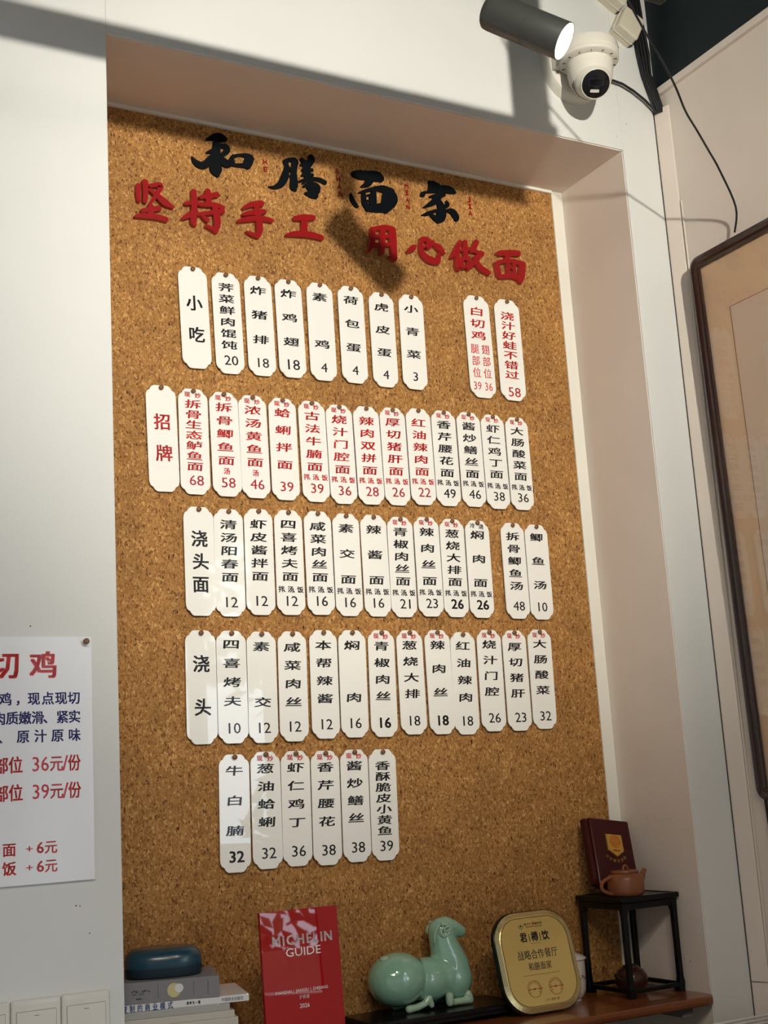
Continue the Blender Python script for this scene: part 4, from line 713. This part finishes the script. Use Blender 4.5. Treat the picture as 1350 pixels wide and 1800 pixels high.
# ================================================================ RED AWARD PLAQUE
GX = 1.1115
rp = tag(MB().box(-0.0815, 0.0815, 0, 0.010, 0, 0.2665).build('award_plaque', M['redplaque'], loc=(GX, 2.380, SZ), rot=(-0.058, 0, 0), bevel=0.0008), 'tall red glossy guide plaque standing between the books and the sheep', 'plaque')
m = MB(); Y = -0.0005
for k, L_ in enumerate('MICHELIN'):
    xs = (-0.0507, -0.0358, -0.0215, -0.0005, 0.0179, 0.0322, 0.0439, 0.0582)
    put_latin(m, L_, xs[k], 0.2120, 0.0175, Y, 0, 0.03, wf=0.95)
flush(mats=M['silverprint'], parent=rp)
put_latin(m, 'GUIDE', 0.004, 0.1895, 0.0150, Y, 0, 0.0, width=0.073); flush(mats=M['silverprint'], parent=rp)
put_latin(m, 'SHANGHAI', -0.0430, 0.120, 0.0052, Y, 0, 0.0, width=0.033); put_latin(m, '|', -0.0225, 0.120, 0.006, Y, 0, -0.01); put_latin(m, 'JIANGSU', -0.004, 0.120, 0.0052, Y, 0, 0.0, width=0.027)
put_latin(m, '|', 0.014, 0.120, 0.006, Y, 0, -0.01); put_latin(m, 'ZHEJIANG', 0.034, 0.120, 0.0052, Y, 0, 0.0, width=0.032); flush(mats=M['silverprint'], parent=rp)
for k, ch in enumerate('沪苏浙'): put(m, ch, -0.0075 + 0.0072 * k, 0.108, 0.0068, 0.0075, Y, 0, 0.015)
flush(mats=M['silverprint'], parent=rp)
put_latin(m, '2026', -0.001, 0.0925, 0.0075, Y, 0, 0.0, width=0.020)
def arc_band(mb, cx, cz, r, t, a0, a1, y, mi=0, n=16, sx=1.0):
    vs = []
    for k in range(n + 1):
        a = a0 + (a1 - a0) * k / n
        for q in (r, r - t): vs.append((cx + sx * q * math.cos(a), y, cz + q * math.sin(a)))
    mb.add(vs, [(2 * k, 2 * k + 1, 2 * k + 3, 2 * k + 2) for k in range(n)], mi)
m.build('text_line', M['silverprint'], rp, merge=False)

# ================================================================ SHEEP FIGURINE ON ITS STAND
BX0, BX1, BYF, BYB = 1.288, 1.640, 2.443, 2.588
st = empty('display_stand', (BX0, BYF, SZ)); tag(st, 'low black lacquered stand with scrolled ends under the green sheep', 'stand')
w_, d_ = BX1 - BX0, BYB - BYF
m = MB(); m.loft([[(x + w_ / 2, y + d_ / 2, z) for x, y in [(p[0], p[1]) for p in rrect(w_ - 2 * i, d_ - 2 * i, 0.012, 5)]] for i, z in ((0.003, 0.017), (0.0, 0.019), (0.0, 0.026), (0.002, 0.028))], cap0=True, cap1=True); m.build('top', M['blackwood'], st)
for xx in (0.012, w_ - 0.012):
    sg = 1 if xx < w_ / 2 else -1
    m = MB(); m.prism([(xx - 0.012 * sg, 0.018), (xx - 0.015 * sg, 0.010), (xx - 0.010 * sg, 0.0), (xx + 0.018 * sg, 0.0), (xx + 0.014 * sg, 0.007), (xx + 0.022 * sg, 0.018)][::sg], 0.004, d_ - 0.004); m.build('foot', M['blackwood'], st, bevel=0.001)
MB().box(0.03, w_ - 0.03, 0.006, 0.010, 0.010, 0.018).build('apron', M['blackwood'], st)

def blob(parts, name, material, parent, loc, voxel=0.0028, smooth_it=14):
    m = MB()
    for p in parts:
        if p[0] == 'e':
            _, c, r = p; seg, rings = 24, 14; vs = []
            mt = Matrix.Translation(c) @ Matrix.Diagonal((*r, 1))
            m.lathe([(math.sin(PI * k / rings), -math.cos(PI * k / rings)) for k in range(rings + 1)], seg, mtx=mt)
        else:
            _, pts, rr = p; m.tube(pts, rr, 14)
            for q, r0 in ((pts[0], rr[0] if isinstance(rr, list) else rr), (pts[-1], rr[-1] if isinstance(rr, list) else rr)):
                m.lathe([(math.sin(PI * k / 8), -math.cos(PI * k / 8)) for k in range(9)], 14, mtx=Matrix.Translation(q) @ Matrix.Diagonal((r0, r0, r0, 1)))
    o = m.build('tmp', material, merge=True)
    r = o.modifiers.new('r', 'REMESH'); r.mode = 'VOXEL'; r.voxel_size = voxel
    s = o.modifiers.new('s', 'SMOOTH'); s.factor = 0.5; s.iterations = smooth_it
    bpy.context.view_layer.update()
    me = bpy.data.meshes.new_from_object(o.evaluated_get(bpy.context.evaluated_depsgraph_get())); bpy.data.objects.remove(o)
    me.materials.clear(); me.materials.append(material); me.name = name
    for p in me.polygons: p.use_smooth = True
    ob = bpy.data.objects.new(name, me); C.objects.link(ob); ob.location = loc
    if parent is not None: ob.parent = parent
    return ob
SHX, SHY, SHZ = 1.46, 2.532, 1.3002
sh = blob([('e', (-0.066, 0, 0.0645), (0.066, 0.055, 0.0545)), ('e', (-0.095, 0, 0.060), (0.034, 0.040, 0.038)),
           ('e', (0.004, 0, 0.056), (0.062, 0.047, 0.046)), ('e', (0.040, 0, 0.058), (0.042, 0.043, 0.044)), ('e', (0.066, 0, 0.052), (0.043, 0.045, 0.046)), ('e', (0.060, 0, 0.083), (0.036, 0.034, 0.034)),
           ('t', [(0.064, 0, 0.075), (0.058, 0, 0.098), (0.050, 0, 0.124), (0.045, 0, 0.150)], [0.042, 0.037, 0.031, 0.028]),
           ('e', (0.050, 0, 0.152), (0.033, 0.027, 0.0265)), ('t', [(0.055, 0, 0.156), (0.076, 0, 0.151), (0.092, 0, 0.145)], [0.024, 0.020, 0.0145])],
          'sheep_figurine', M['celadon'], None, (SHX, SHY, SHZ), 0.003, 9)
tag(sh, 'pale green celadon glazed sheep figurine resting on a low black stand', 'figurine')
# folded legs
for sy in (-1, 1):
    yy = sy * 0.030
    blob([('t', [(-0.060, yy, 0.0075), (-0.040, yy - 0.002 * sy, 0.0085), (-0.022, yy, 0.014), (-0.012, yy, 0.024)], [0.0085, 0.0075, 0.0075, 0.0085]), ('t', [(-0.012, yy, 0.024), (-0.006, yy, 0.009)], [0.008, 0.0065])], 'rear_leg', M['celadonpale'], sh, (0, 0, 0.0), 0.0022, 4)
    blob([('t', [(0.040, yy, 0.0085), (0.066, yy, 0.0085), (0.088, yy, 0.0085)], [0.0075, 0.0075, 0.0085]), ('t', [(0.036, yy - 0.004, 0.009), (0.036, yy - 0.004, 0.022)], [0.0085, 0.0090]), ('t', [(0.088, yy, 0.0085), (0.084, yy, 0.020)], [0.0085, 0.009])], 'front_leg', M['celadonpale'], sh, (0, 0, 0.0), 0.0022, 4)
    hp = []
    for k in range(26):   # curled horn: a looping ridge on the side of the head
        a = k / 25; an = PI * 0.62 - a * 2 * PI * 1.0; rr = 0.0158 * (1 - 0.48 * a)
        hp.append((0.038 + rr * 0.95 * math.cos(an), sy * (0.0245 + 0.0045 * a), 0.152 + rr * math.sin(an) * 0.92))
    MB().tube(hp, [0.0044 - 0.0014 * k / 25 for k in range(26)], 10).build('horn', M['celadonpale'], sh, loc=(0, 0, 0))
    e_ = []
    for k in range(13):
        an = 2 * PI * k / 12; e_.append((0.043 + 0.0085 * math.cos(an) * 0.8 + 0.003 * math.sin(an), sy * 0.0305, 0.1555 + 0.0048 * math.sin(an)))
    MB().tube(e_, 0.0019, 8, caps=False).build('ear', M['celadonpale'], sh)
    MB().lathe([(0, 0.0015), (0.0016, 0.001), (0.0020, 0)], 10, mtx=Matrix.Translation((0.067, sy * 0.0255, 0.158)) @ Matrix.Rotation(sy * -PI / 2 * -1, 4, 'X')).build('eye', M['celadonpale'], sh)
MB().tube(smooth_path([(0.030, -0.0265, 0.168), (0.020, -0.0215, 0.150), (0.018, -0.018, 0.128)], 4), [0.0026] * 8 + [0.001], 8).build('mane_ridge', M['celadonpale'], sh)
blob([('e', (-0.096, -0.006, 0.108), (0.013, 0.010, 0.007))], 'tail', M['celadonpale'], sh, (0, 0, 0), 0.0022, 2)

# ================================================================ GOLD AWARD
AW = empty('gold_plaque', (1.684, 2.408, SZ + 0.0055), (-0.245, 0, 0)); tag(AW, 'gold mirror plaque with rounded corners and black Chinese print leaning on the shelf', 'plaque')
AWD, AH, AR = 0.196, 0.204, 0.060
m = MB(); m.loft(rloops(AWD + 0.004, AH + 0.004, AR, [(0, 0.017), (0, 0.0065)], 8, 0, AH / 2 + 0.001), cap0=True, cap1=True); m.build('backing', M['blackwood'], AW)
m = MB(); m.loft(rloops(AWD, AH, AR, [(0, 0.0065), (0, 0.0035), (0.0095, 0.0008)], 9, 0, AH / 2 + 0.001)); m.build('bevelled_edge', M['goldedge'], AW)
m = MB(); m.loft(rloops(AWD, AH, AR, [(0.0095, 0.0008), (0.0112, 0.0000)], 9, 0, AH / 2 + 0.001), cap1=True); m.build('gold_face', M['gold'], AW)
m = MB(); m.loft(rloops(AWD, AH, AR, [(0.0120, -0.0003), (0.0132, -0.0003)], 9, 0, AH / 2 + 0.001)); flush('border_line', mats=M['ink'], parent=AW); Y = -0.0004
def ac(px, py): return ((px - 0.0) , (py))
put(m, '君', -0.0270, 0.1530, 0.018, 0.021, Y, 0, 0.035); put(m, '樽', 0.0015, 0.1530, 0.018, 0.021, Y, 0, 0.03); put(m, '饮', 0.0295, 0.1530, 0.018, 0.021, Y, 0, 0.03)
put_latin(m, '|', -0.0125, 0.153, 0.012, Y, 0, -0.01); put_latin(m, '|', 0.0155, 0.153, 0.012, Y, 0, -0.01)
m.v and flush(mats=[M['ink'], M['sealred']], parent=AW)
for k in range(12): m.box(-0.012 + 0.002 * k, -0.0108 + 0.002 * k, Y, Y + 0.0002, 0.1385, 0.1392)
flush(mats=[M['ink'], M['sealred']], parent=AW)
for k, ch in enumerate('战略合作餐厅'): put(m, ch, -0.0435 + 0.0174 * k, 0.1170, 0.0168, 0.0205, Y, 0, 0.004)
flush(mats=[M['ink'], M['sealred']], parent=AW)
for k, ch in enumerate('和膳面家'): put(m, ch, -0.0225 + 0.0150 * k, 0.0925, 0.0145, 0.0170, Y, 0, 0.002)
flush(mats=[M['ink'], M['sealred']], parent=AW)
m.box(-0.046, 0.046, Y, Y + 0.0002, 0.0755, 0.0760)
flush(mats=[M['ink'], M['sealred']], parent=AW)
for k, ch in enumerate('二〇二五年二月'): put(m, ch, -0.003 + 0.0052 * k, 0.0235, 0.0050, 0.0055, Y, 0, 0.01)
flush(mats=[M['ink'], M['sealred']], parent=AW)
arc_band(m, -0.0285, 0.1765, 0.0062, 0.0009, -1.1 * PI, 0.1 * PI, Y, 0, 14); m.box(-0.0305, -0.0265, Y, Y + 0.0002, 0.1745, 0.1785)
for k, ch in enumerate('扬子江'): put(m, ch, -0.0165 + 0.0062 * k, 0.1790, 0.0058, 0.0058, Y, 0, 0.02)
for k, ch in enumerate('藏老酒'): put(m, ch, 0.0115 + 0.0062 * k, 0.1790, 0.0058, 0.0058, Y, 0, 0.02)
m.box(-0.016, 0.027, Y, Y + 0.0002, 0.1730, 0.1740)
m.lathe([(0, 0.0001), (0.0035, 0.0)], 5, 1, mtx=Matrix.Translation((0.0045, Y, 0.1792)) @ Matrix.Rotation(PI / 2, 4, 'X'))
flush(mats=[M['ink'], M['sealred']], parent=AW)
for cx in (-0.026, 0.0285):
    arc_band(m, cx, 0.0480, 0.0172, 0.0009, 0, 2 * PI, Y, 1, 40)
    star = [(cx + (0.0036 if k % 2 == 0 else 0.0015) * math.sin(k * PI / 5), Y, 0.0480 + (0.0036 if k % 2 == 0 else 0.0015) * math.cos(k * PI / 5)) for k in range(10)]
    m.add(star, [tuple(range(10))], 1)
    m.box(cx - 0.0155, cx + 0.0205, Y, Y + 0.0001, 0.0473, 0.0486, 1)
    for k in range(11):
        a = math.radians(210 - 24 * k); put(m, '有限公司合同专用章餐饮'[k], cx + 0.0132 * math.cos(a), 0.0480 + 0.0132 * math.sin(a), 0.0036, 0.0036, Y, 1, 0.01)
    flush('seal', mats=[M['ink'], M['sealred']], parent=AW)
m = MB(); m.prism([(-0.03, 0.004), (0.03, 0.004), (0.02, 0.12), (-0.02, 0.12)], 0, 0.003, mtx=Matrix.Translation((0, 0.017, 0)) @ Matrix.Rotation(-0.22 * -2.0 * -1, 4, 'X')); m.build('easel_leg', M['blackwood'], AW)

# ================================================================ PORCELAIN CUP
cp = empty('tea_mug', (1.815, 2.522, SZ)); tag(cp, 'white lidded porcelain tea mug half hidden behind the gold plaque', 'cup')
MB().lathe([(0, 0.002), (0.026, 0.002), (0.027, 0), (0.030, 0), (0.0305, 0.004), (0.037, 0.010), (0.0415, 0.022), (0.043, 0.038), (0.0435, 0.086), (0.0425, 0.086), (0.0415, 0.04), (0.03, 0.012), (0, 0.010)], 48).build('body', M['porcelain'], cp)
MB().lathe([(0, 0.088), (0.040, 0.088), (0.0465, 0.0865), (0.0475, 0.088), (0.0465, 0.0900), (0.038, 0.0960), (0.022, 0.1015), (0.010, 0.1035), (0.0070, 0.107), (0.0075, 0.111), (0.0105, 0.117), (0.0115, 0.123), (0.0095, 0.129), (0.004, 0.1325), (0, 0.133)], 48).build('lid', M['porcelain'], cp)
m = MB()
for k, ch in enumerate('善为安心为本'):
    a = math.radians(-92 + 13 * k + 8); vs, fs = glyph(ch, 0.03); w2 = 0.0072; zc = 0.052 - 0.0045 * abs(k - 1.0)
    m.add([(0.0438 * math.cos(a + (x - 0.5) * w2 / 0.0435), 0.0438 * math.sin(a + (x - 0.5) * w2 / 0.0435), zc + (z - 0.38) * w2) for x, z in vs], fs)
m.build('lettering', M['ink'], cp, merge=False)
MB().tube([(-0.041, 0.012, 0.072), (-0.060, 0.018, 0.070), (-0.068, 0.020, 0.050), (-0.060, 0.018, 0.030), (-0.041, 0.012, 0.026)], 0.0045, 10).build('handle', M['porcelain'], cp)

# ================================================================ BLACK SIDE STAND, TEAPOT, MEDAL, DARK POT
TX0, TX1, TY0, TY1, TZ = 1.900, 2.0665, 2.410, 2.582, 1.486
ts = empty('wooden_stand', (TX0, TY0, SZ)); tag(ts, 'square black carved wooden stand at the right end of the shelf', 'stand')
w_, d_, h_ = TX1 - TX0, TY1 - TY0, TZ - SZ
m = MB(); m.loft([[(x + w_ / 2, y + d_ / 2, z) for x, y in rrect(w_ - 2 * i, d_ - 2 * i, 0.004, 3)] for i, z in ((0.006, h_ - 0.014), (0.001, h_ - 0.011), (0, h_ - 0.008), (0, h_ - 0.003), (0.0015, h_), (0.010, h_), (0.0115, h_ - 0.0015))], cap0=True, cap1=True); m.build('top', M['blackwood'], ts)
lg = 0.0125
for (lx, ly) in ((0.006, 0.006), (w_ - 0.006 - lg, 0.006), (0.006, d_ - 0.006 - lg), (w_ - 0.006 - lg, d_ - 0.006 - lg)):
    m = MB(); cx_, cy_ = lx + lg / 2, ly + lg / 2; ox = 1 if cx_ > w_ / 2 else -1; oy = 1 if cy_ > d_ / 2 else -1
    m.loft([[(cx_ + a * s + ox * o, cy_ + b * s + oy * o, z) for a, b in ((-1, -1), (1, -1), (1, 1), (-1, 1))] for s, z, o in ((0.0085, 0, -0.002), (0.0090, 0.012, -0.002), (0.0075, 0.020, 0), (0.0060, 0.032, 0), (0.0058, 0.10, 0), (0.0062, h_ - 0.042, 0), (0.0075, h_ - 0.030, -0.001), (0.0095, h_ - 0.022, -0.003), (0.0095, h_ - 0.012, -0.003))], cap0=True, cap1=True)
    m.build('leg', M['blackwood'], ts, bevel=0.0015)
for a in ((0.012, w_ - 0.012, 0.007, 0.014), (0.012, w_ - 0.012, d_ - 0.014, d_ - 0.007)):
    m = MB(); m.box(a[0], a[1], a[2], a[3], h_ - 0.028, h_ - 0.013); m.build('apron', M['blackwood'], ts, bevel=0.002)
    m = MB(); m.box(a[0], a[1], a[2], a[3], 0.010, 0.020); m.build('stretcher', M['blackwood'], ts, bevel=0.002)
for a in ((0.007, 0.014, 0.012, d_ - 0.012), (w_ - 0.014, w_ - 0.007, 0.012, d_ - 0.012)):
    m = MB(); m.box(a[0], a[1], a[2], a[3], h_ - 0.028, h_ - 0.013); m.build('apron', M['blackwood'], ts, bevel=0.002)
    m = MB(); m.box(a[0], a[1], a[2], a[3], 0.010, 0.020); m.build('stretcher', M['blackwood'], ts, bevel=0.002)
# teapot
tp = empty('clay_teapot', (1.952, 2.455, TZ)); tag(tp, 'brown clay teapot with ring handle standing on the black stand', 'teapot')
MB().lathe([(0, 0.0), (0.0345, 0.0), (0.0385, 0.003), (0.0412, 0.010), (0.0415, 0.024), (0.0408, 0.036), (0.0385, 0.0435), (0.0335, 0.0475), (0.0305, 0.0485), (0.0305, 0.050), (0, 0.050)], 48).build('body', M['clay'], tp)
MB().lathe([(0, 0.0502), (0.0318, 0.0502), (0.0325, 0.0516), (0.0318, 0.0535), (0.0285, 0.0548), (0.0, 0.0550)], 40).build('lid', M['clay'], tp)
MB().tube([(-0.004 + 0.007 * math.cos(PI - PI * k / 8), -0.008, 0.0545 + 0.011 * math.sin(PI * k / 8)) for k in range(9)], 0.0028, 8).build('knob', M['clay'], tp)
hd = [(-0.0375 - 0.0290 * math.sin(PI * k / 14), 0.003 * math.sin(PI * k / 14), 0.0430 - 0.0370 * k / 14 + 0.003 * math.sin(PI * k / 7)) for k in range(15)]
MB().tube(hd, 0.0042, 10).build('handle', M['clay'], tp)
MB().tube([(0.034, -0.002, 0.024), (0.043, -0.002, 0.033), (0.0515, -0.002, 0.047), (0.056, -0.002, 0.053)], [0.0110, 0.0085, 0.0056, 0.0052], 14).build('spout', M['clay'], tp)
# medal box leaning at the back of the stand
e1 = Vector((0.113, -0.002, -0.017)); e2 = Vector((-0.020, -0.043, -0.125)); c0 = Vector((1.9855, 2.530, 1.589)) - e1 / 2 - e2 / 2
ex = e1.normalized(); ez = (-e2).normalized(); ez = (ez - ex * ez.dot(ex)).normalized(); ey = ez.cross(ex)
mm = Matrix((ex, ey, ez)).transposed().to_4x4(); mm.translation = c0
mw, mh = e1.length, 0.162
md = empty('medal_plaque'); md.matrix_world = mm; tag(md, 'dark red wooden medal plaque with gold shield leaning behind the teapot', 'plaque')
m = MB(); m.loft(rloops(mw, mh, 0.003, [(0, 0.022), (0, 0.0035), (0.0012, 0.001), (0.003, 0)], 3, mw / 2, -mh / 2), cap0=True, cap1=True); m.build('panel', M['maroon'], md)
m = MB(); m.box(-0.012, 0.012, 0.0055, 0.021, -mh + 0.004, -0.002); m.build('back_board', M['maroon'], md, bevel=0.0015)
def shield(s, cx=mw * 0.52, zc=-0.060): return [(cx + x * s, zc + z * s) for x, z in ((-0.0225, -0.018), (0.0, -0.033), (0.0225, -0.018), (0.0225, 0.022), (-0.0225, 0.022))]
m = MB(); m.loft([[(x, y, z) for x, z in shield(s)] for s, y in ((1.0, 0.0), (1.0, -0.004), (0.93, -0.0065))], cap1=True); m.build('shield', M['medalgold'], md)
m = MB(); cx, cz = mw * 0.52, -0.056; Y = -0.0068
for r in (0.0150, 0.0122, 0.0086): arc_band(m, cx, cz, r, 0.0016, 0, 2 * PI, Y, 0, 30)
arc_band(m, cx, cz + 0.003, 0.0042, 0.0013, 0, 2 * PI, Y); arc_band(m, cx, cz - 0.0035, 0.0048, 0.0013, 0, 2 * PI, Y)
for k, ch in enumerate('中国名餐'): put(m, ch, cx - 0.0075 + 0.005 * k, -0.0775, 0.0052, 0.0055, Y, 0, 0.03)
m.build('emblem', M['medalred'], md, merge=False)
m = MB()
for k, ch in enumerate('中华餐饮名店'): a = math.radians(215 + 22 * k); put(m, ch, cx + 0.030 * math.cos(a), -0.078 + 0.022 * math.sin(a), 0.0085, 0.0085, -0.0006, 0, 0.03)
m.build('lettering', M['medalgold'], md, merge=False)
# dark pot inside the stand
dp = empty('clay_jar', (1.978, 2.500, SZ)); tag(dp, 'dark round clay jar with knob inside the black stand', 'jar')
MB().lathe([(0, 0), (0.020, 0), (0.031, 0.008), (0.0375, 0.022), (0.0365, 0.036), (0.029, 0.048), (0.018, 0.054), (0, 0.055)], 40).build('body', M['darkclay'], dp)
MB().lathe([(0.0185, 0.0535), (0.0175, 0.057), (0.008, 0.060), (0.0035, 0.062), (0.005, 0.066), (0.0045, 0.070), (0, 0.072)], 28).build('lid', M['darkclay'], dp)
MB().tube([(-0.034, -0.008, 0.030), (-0.046, -0.010, 0.036), (-0.052, -0.011, 0.044)], [0.007, 0.005, 0.004], 10).build('spout', M['darkclay'], dp)

# ================================================================ CHROME EDGED COUNTER, lower right
ct = empty('steel_counter', (1.30, 1.70, 0)); tag(ct, 'steel topped counter with bright ribbed chrome edge at the lower right corner', 'counter')
MB().box(0, 0.88, 0, 0.50, 0, 1.225).build('cabinet', M['steel'], ct, bevel=0.002)
MB().box(0, 0.88, 0, 0.485, 1.225, 1.2295).build('worktop', M['steel'], ct)
for k in range(3): MB().tube([(0, 0.486 + 0.0035 * k, 1.2300 + 0.0062 * k), (0.88, 0.486 + 0.0035 * k, 1.2300 + 0.0062 * k)], 0.0030, 10).build('chrome_rib', M['chrome'], ct)

# small dirt specks and nail holes on the walls
m = MB()
for (x, z, r) in ((1.867, 3.585, 0.0016), (2.09, 3.35, 0.0016), (2.055, 3.31, 0.0012), (1.98, 3.283, 0.001), (0.665, 1.588, 0.0014), (0.672, 1.587, 0.0012), (0.688, 1.54, 0.0012), (0.5895, 2.072, 0.0014)):
    m.lathe([(0, 0.0003), (r, 0.0)], 8, mtx=Matrix.Translation((x, FY - 0.0003, z)) @ Matrix.Rotation(PI / 2, 4, 'X'))
for (y, z, r) in ((2.40, 1.335, 0.0016), (2.42, 1.34, 0.0012), (2.43, 1.325, 0.0014), (2.405, 1.355, 0.001), (2.42, 1.645, 0.001), (2.44, 1.647, 0.001), (2.50, 1.65, 0.0012), (2.47, 1.655, 0.0009)):
    m.lathe([(0, 0.0003), (r, 0.0)], 8, mtx=Matrix.Translation((NX1 - 0.0022, y, z)) @ Matrix.Rotation(-PI / 2, 4, 'Y'))
o = m.build('trim_8', M['holedark']); tag(o, 'tiny nail holes and dirt specks in the paint', kind='structure')
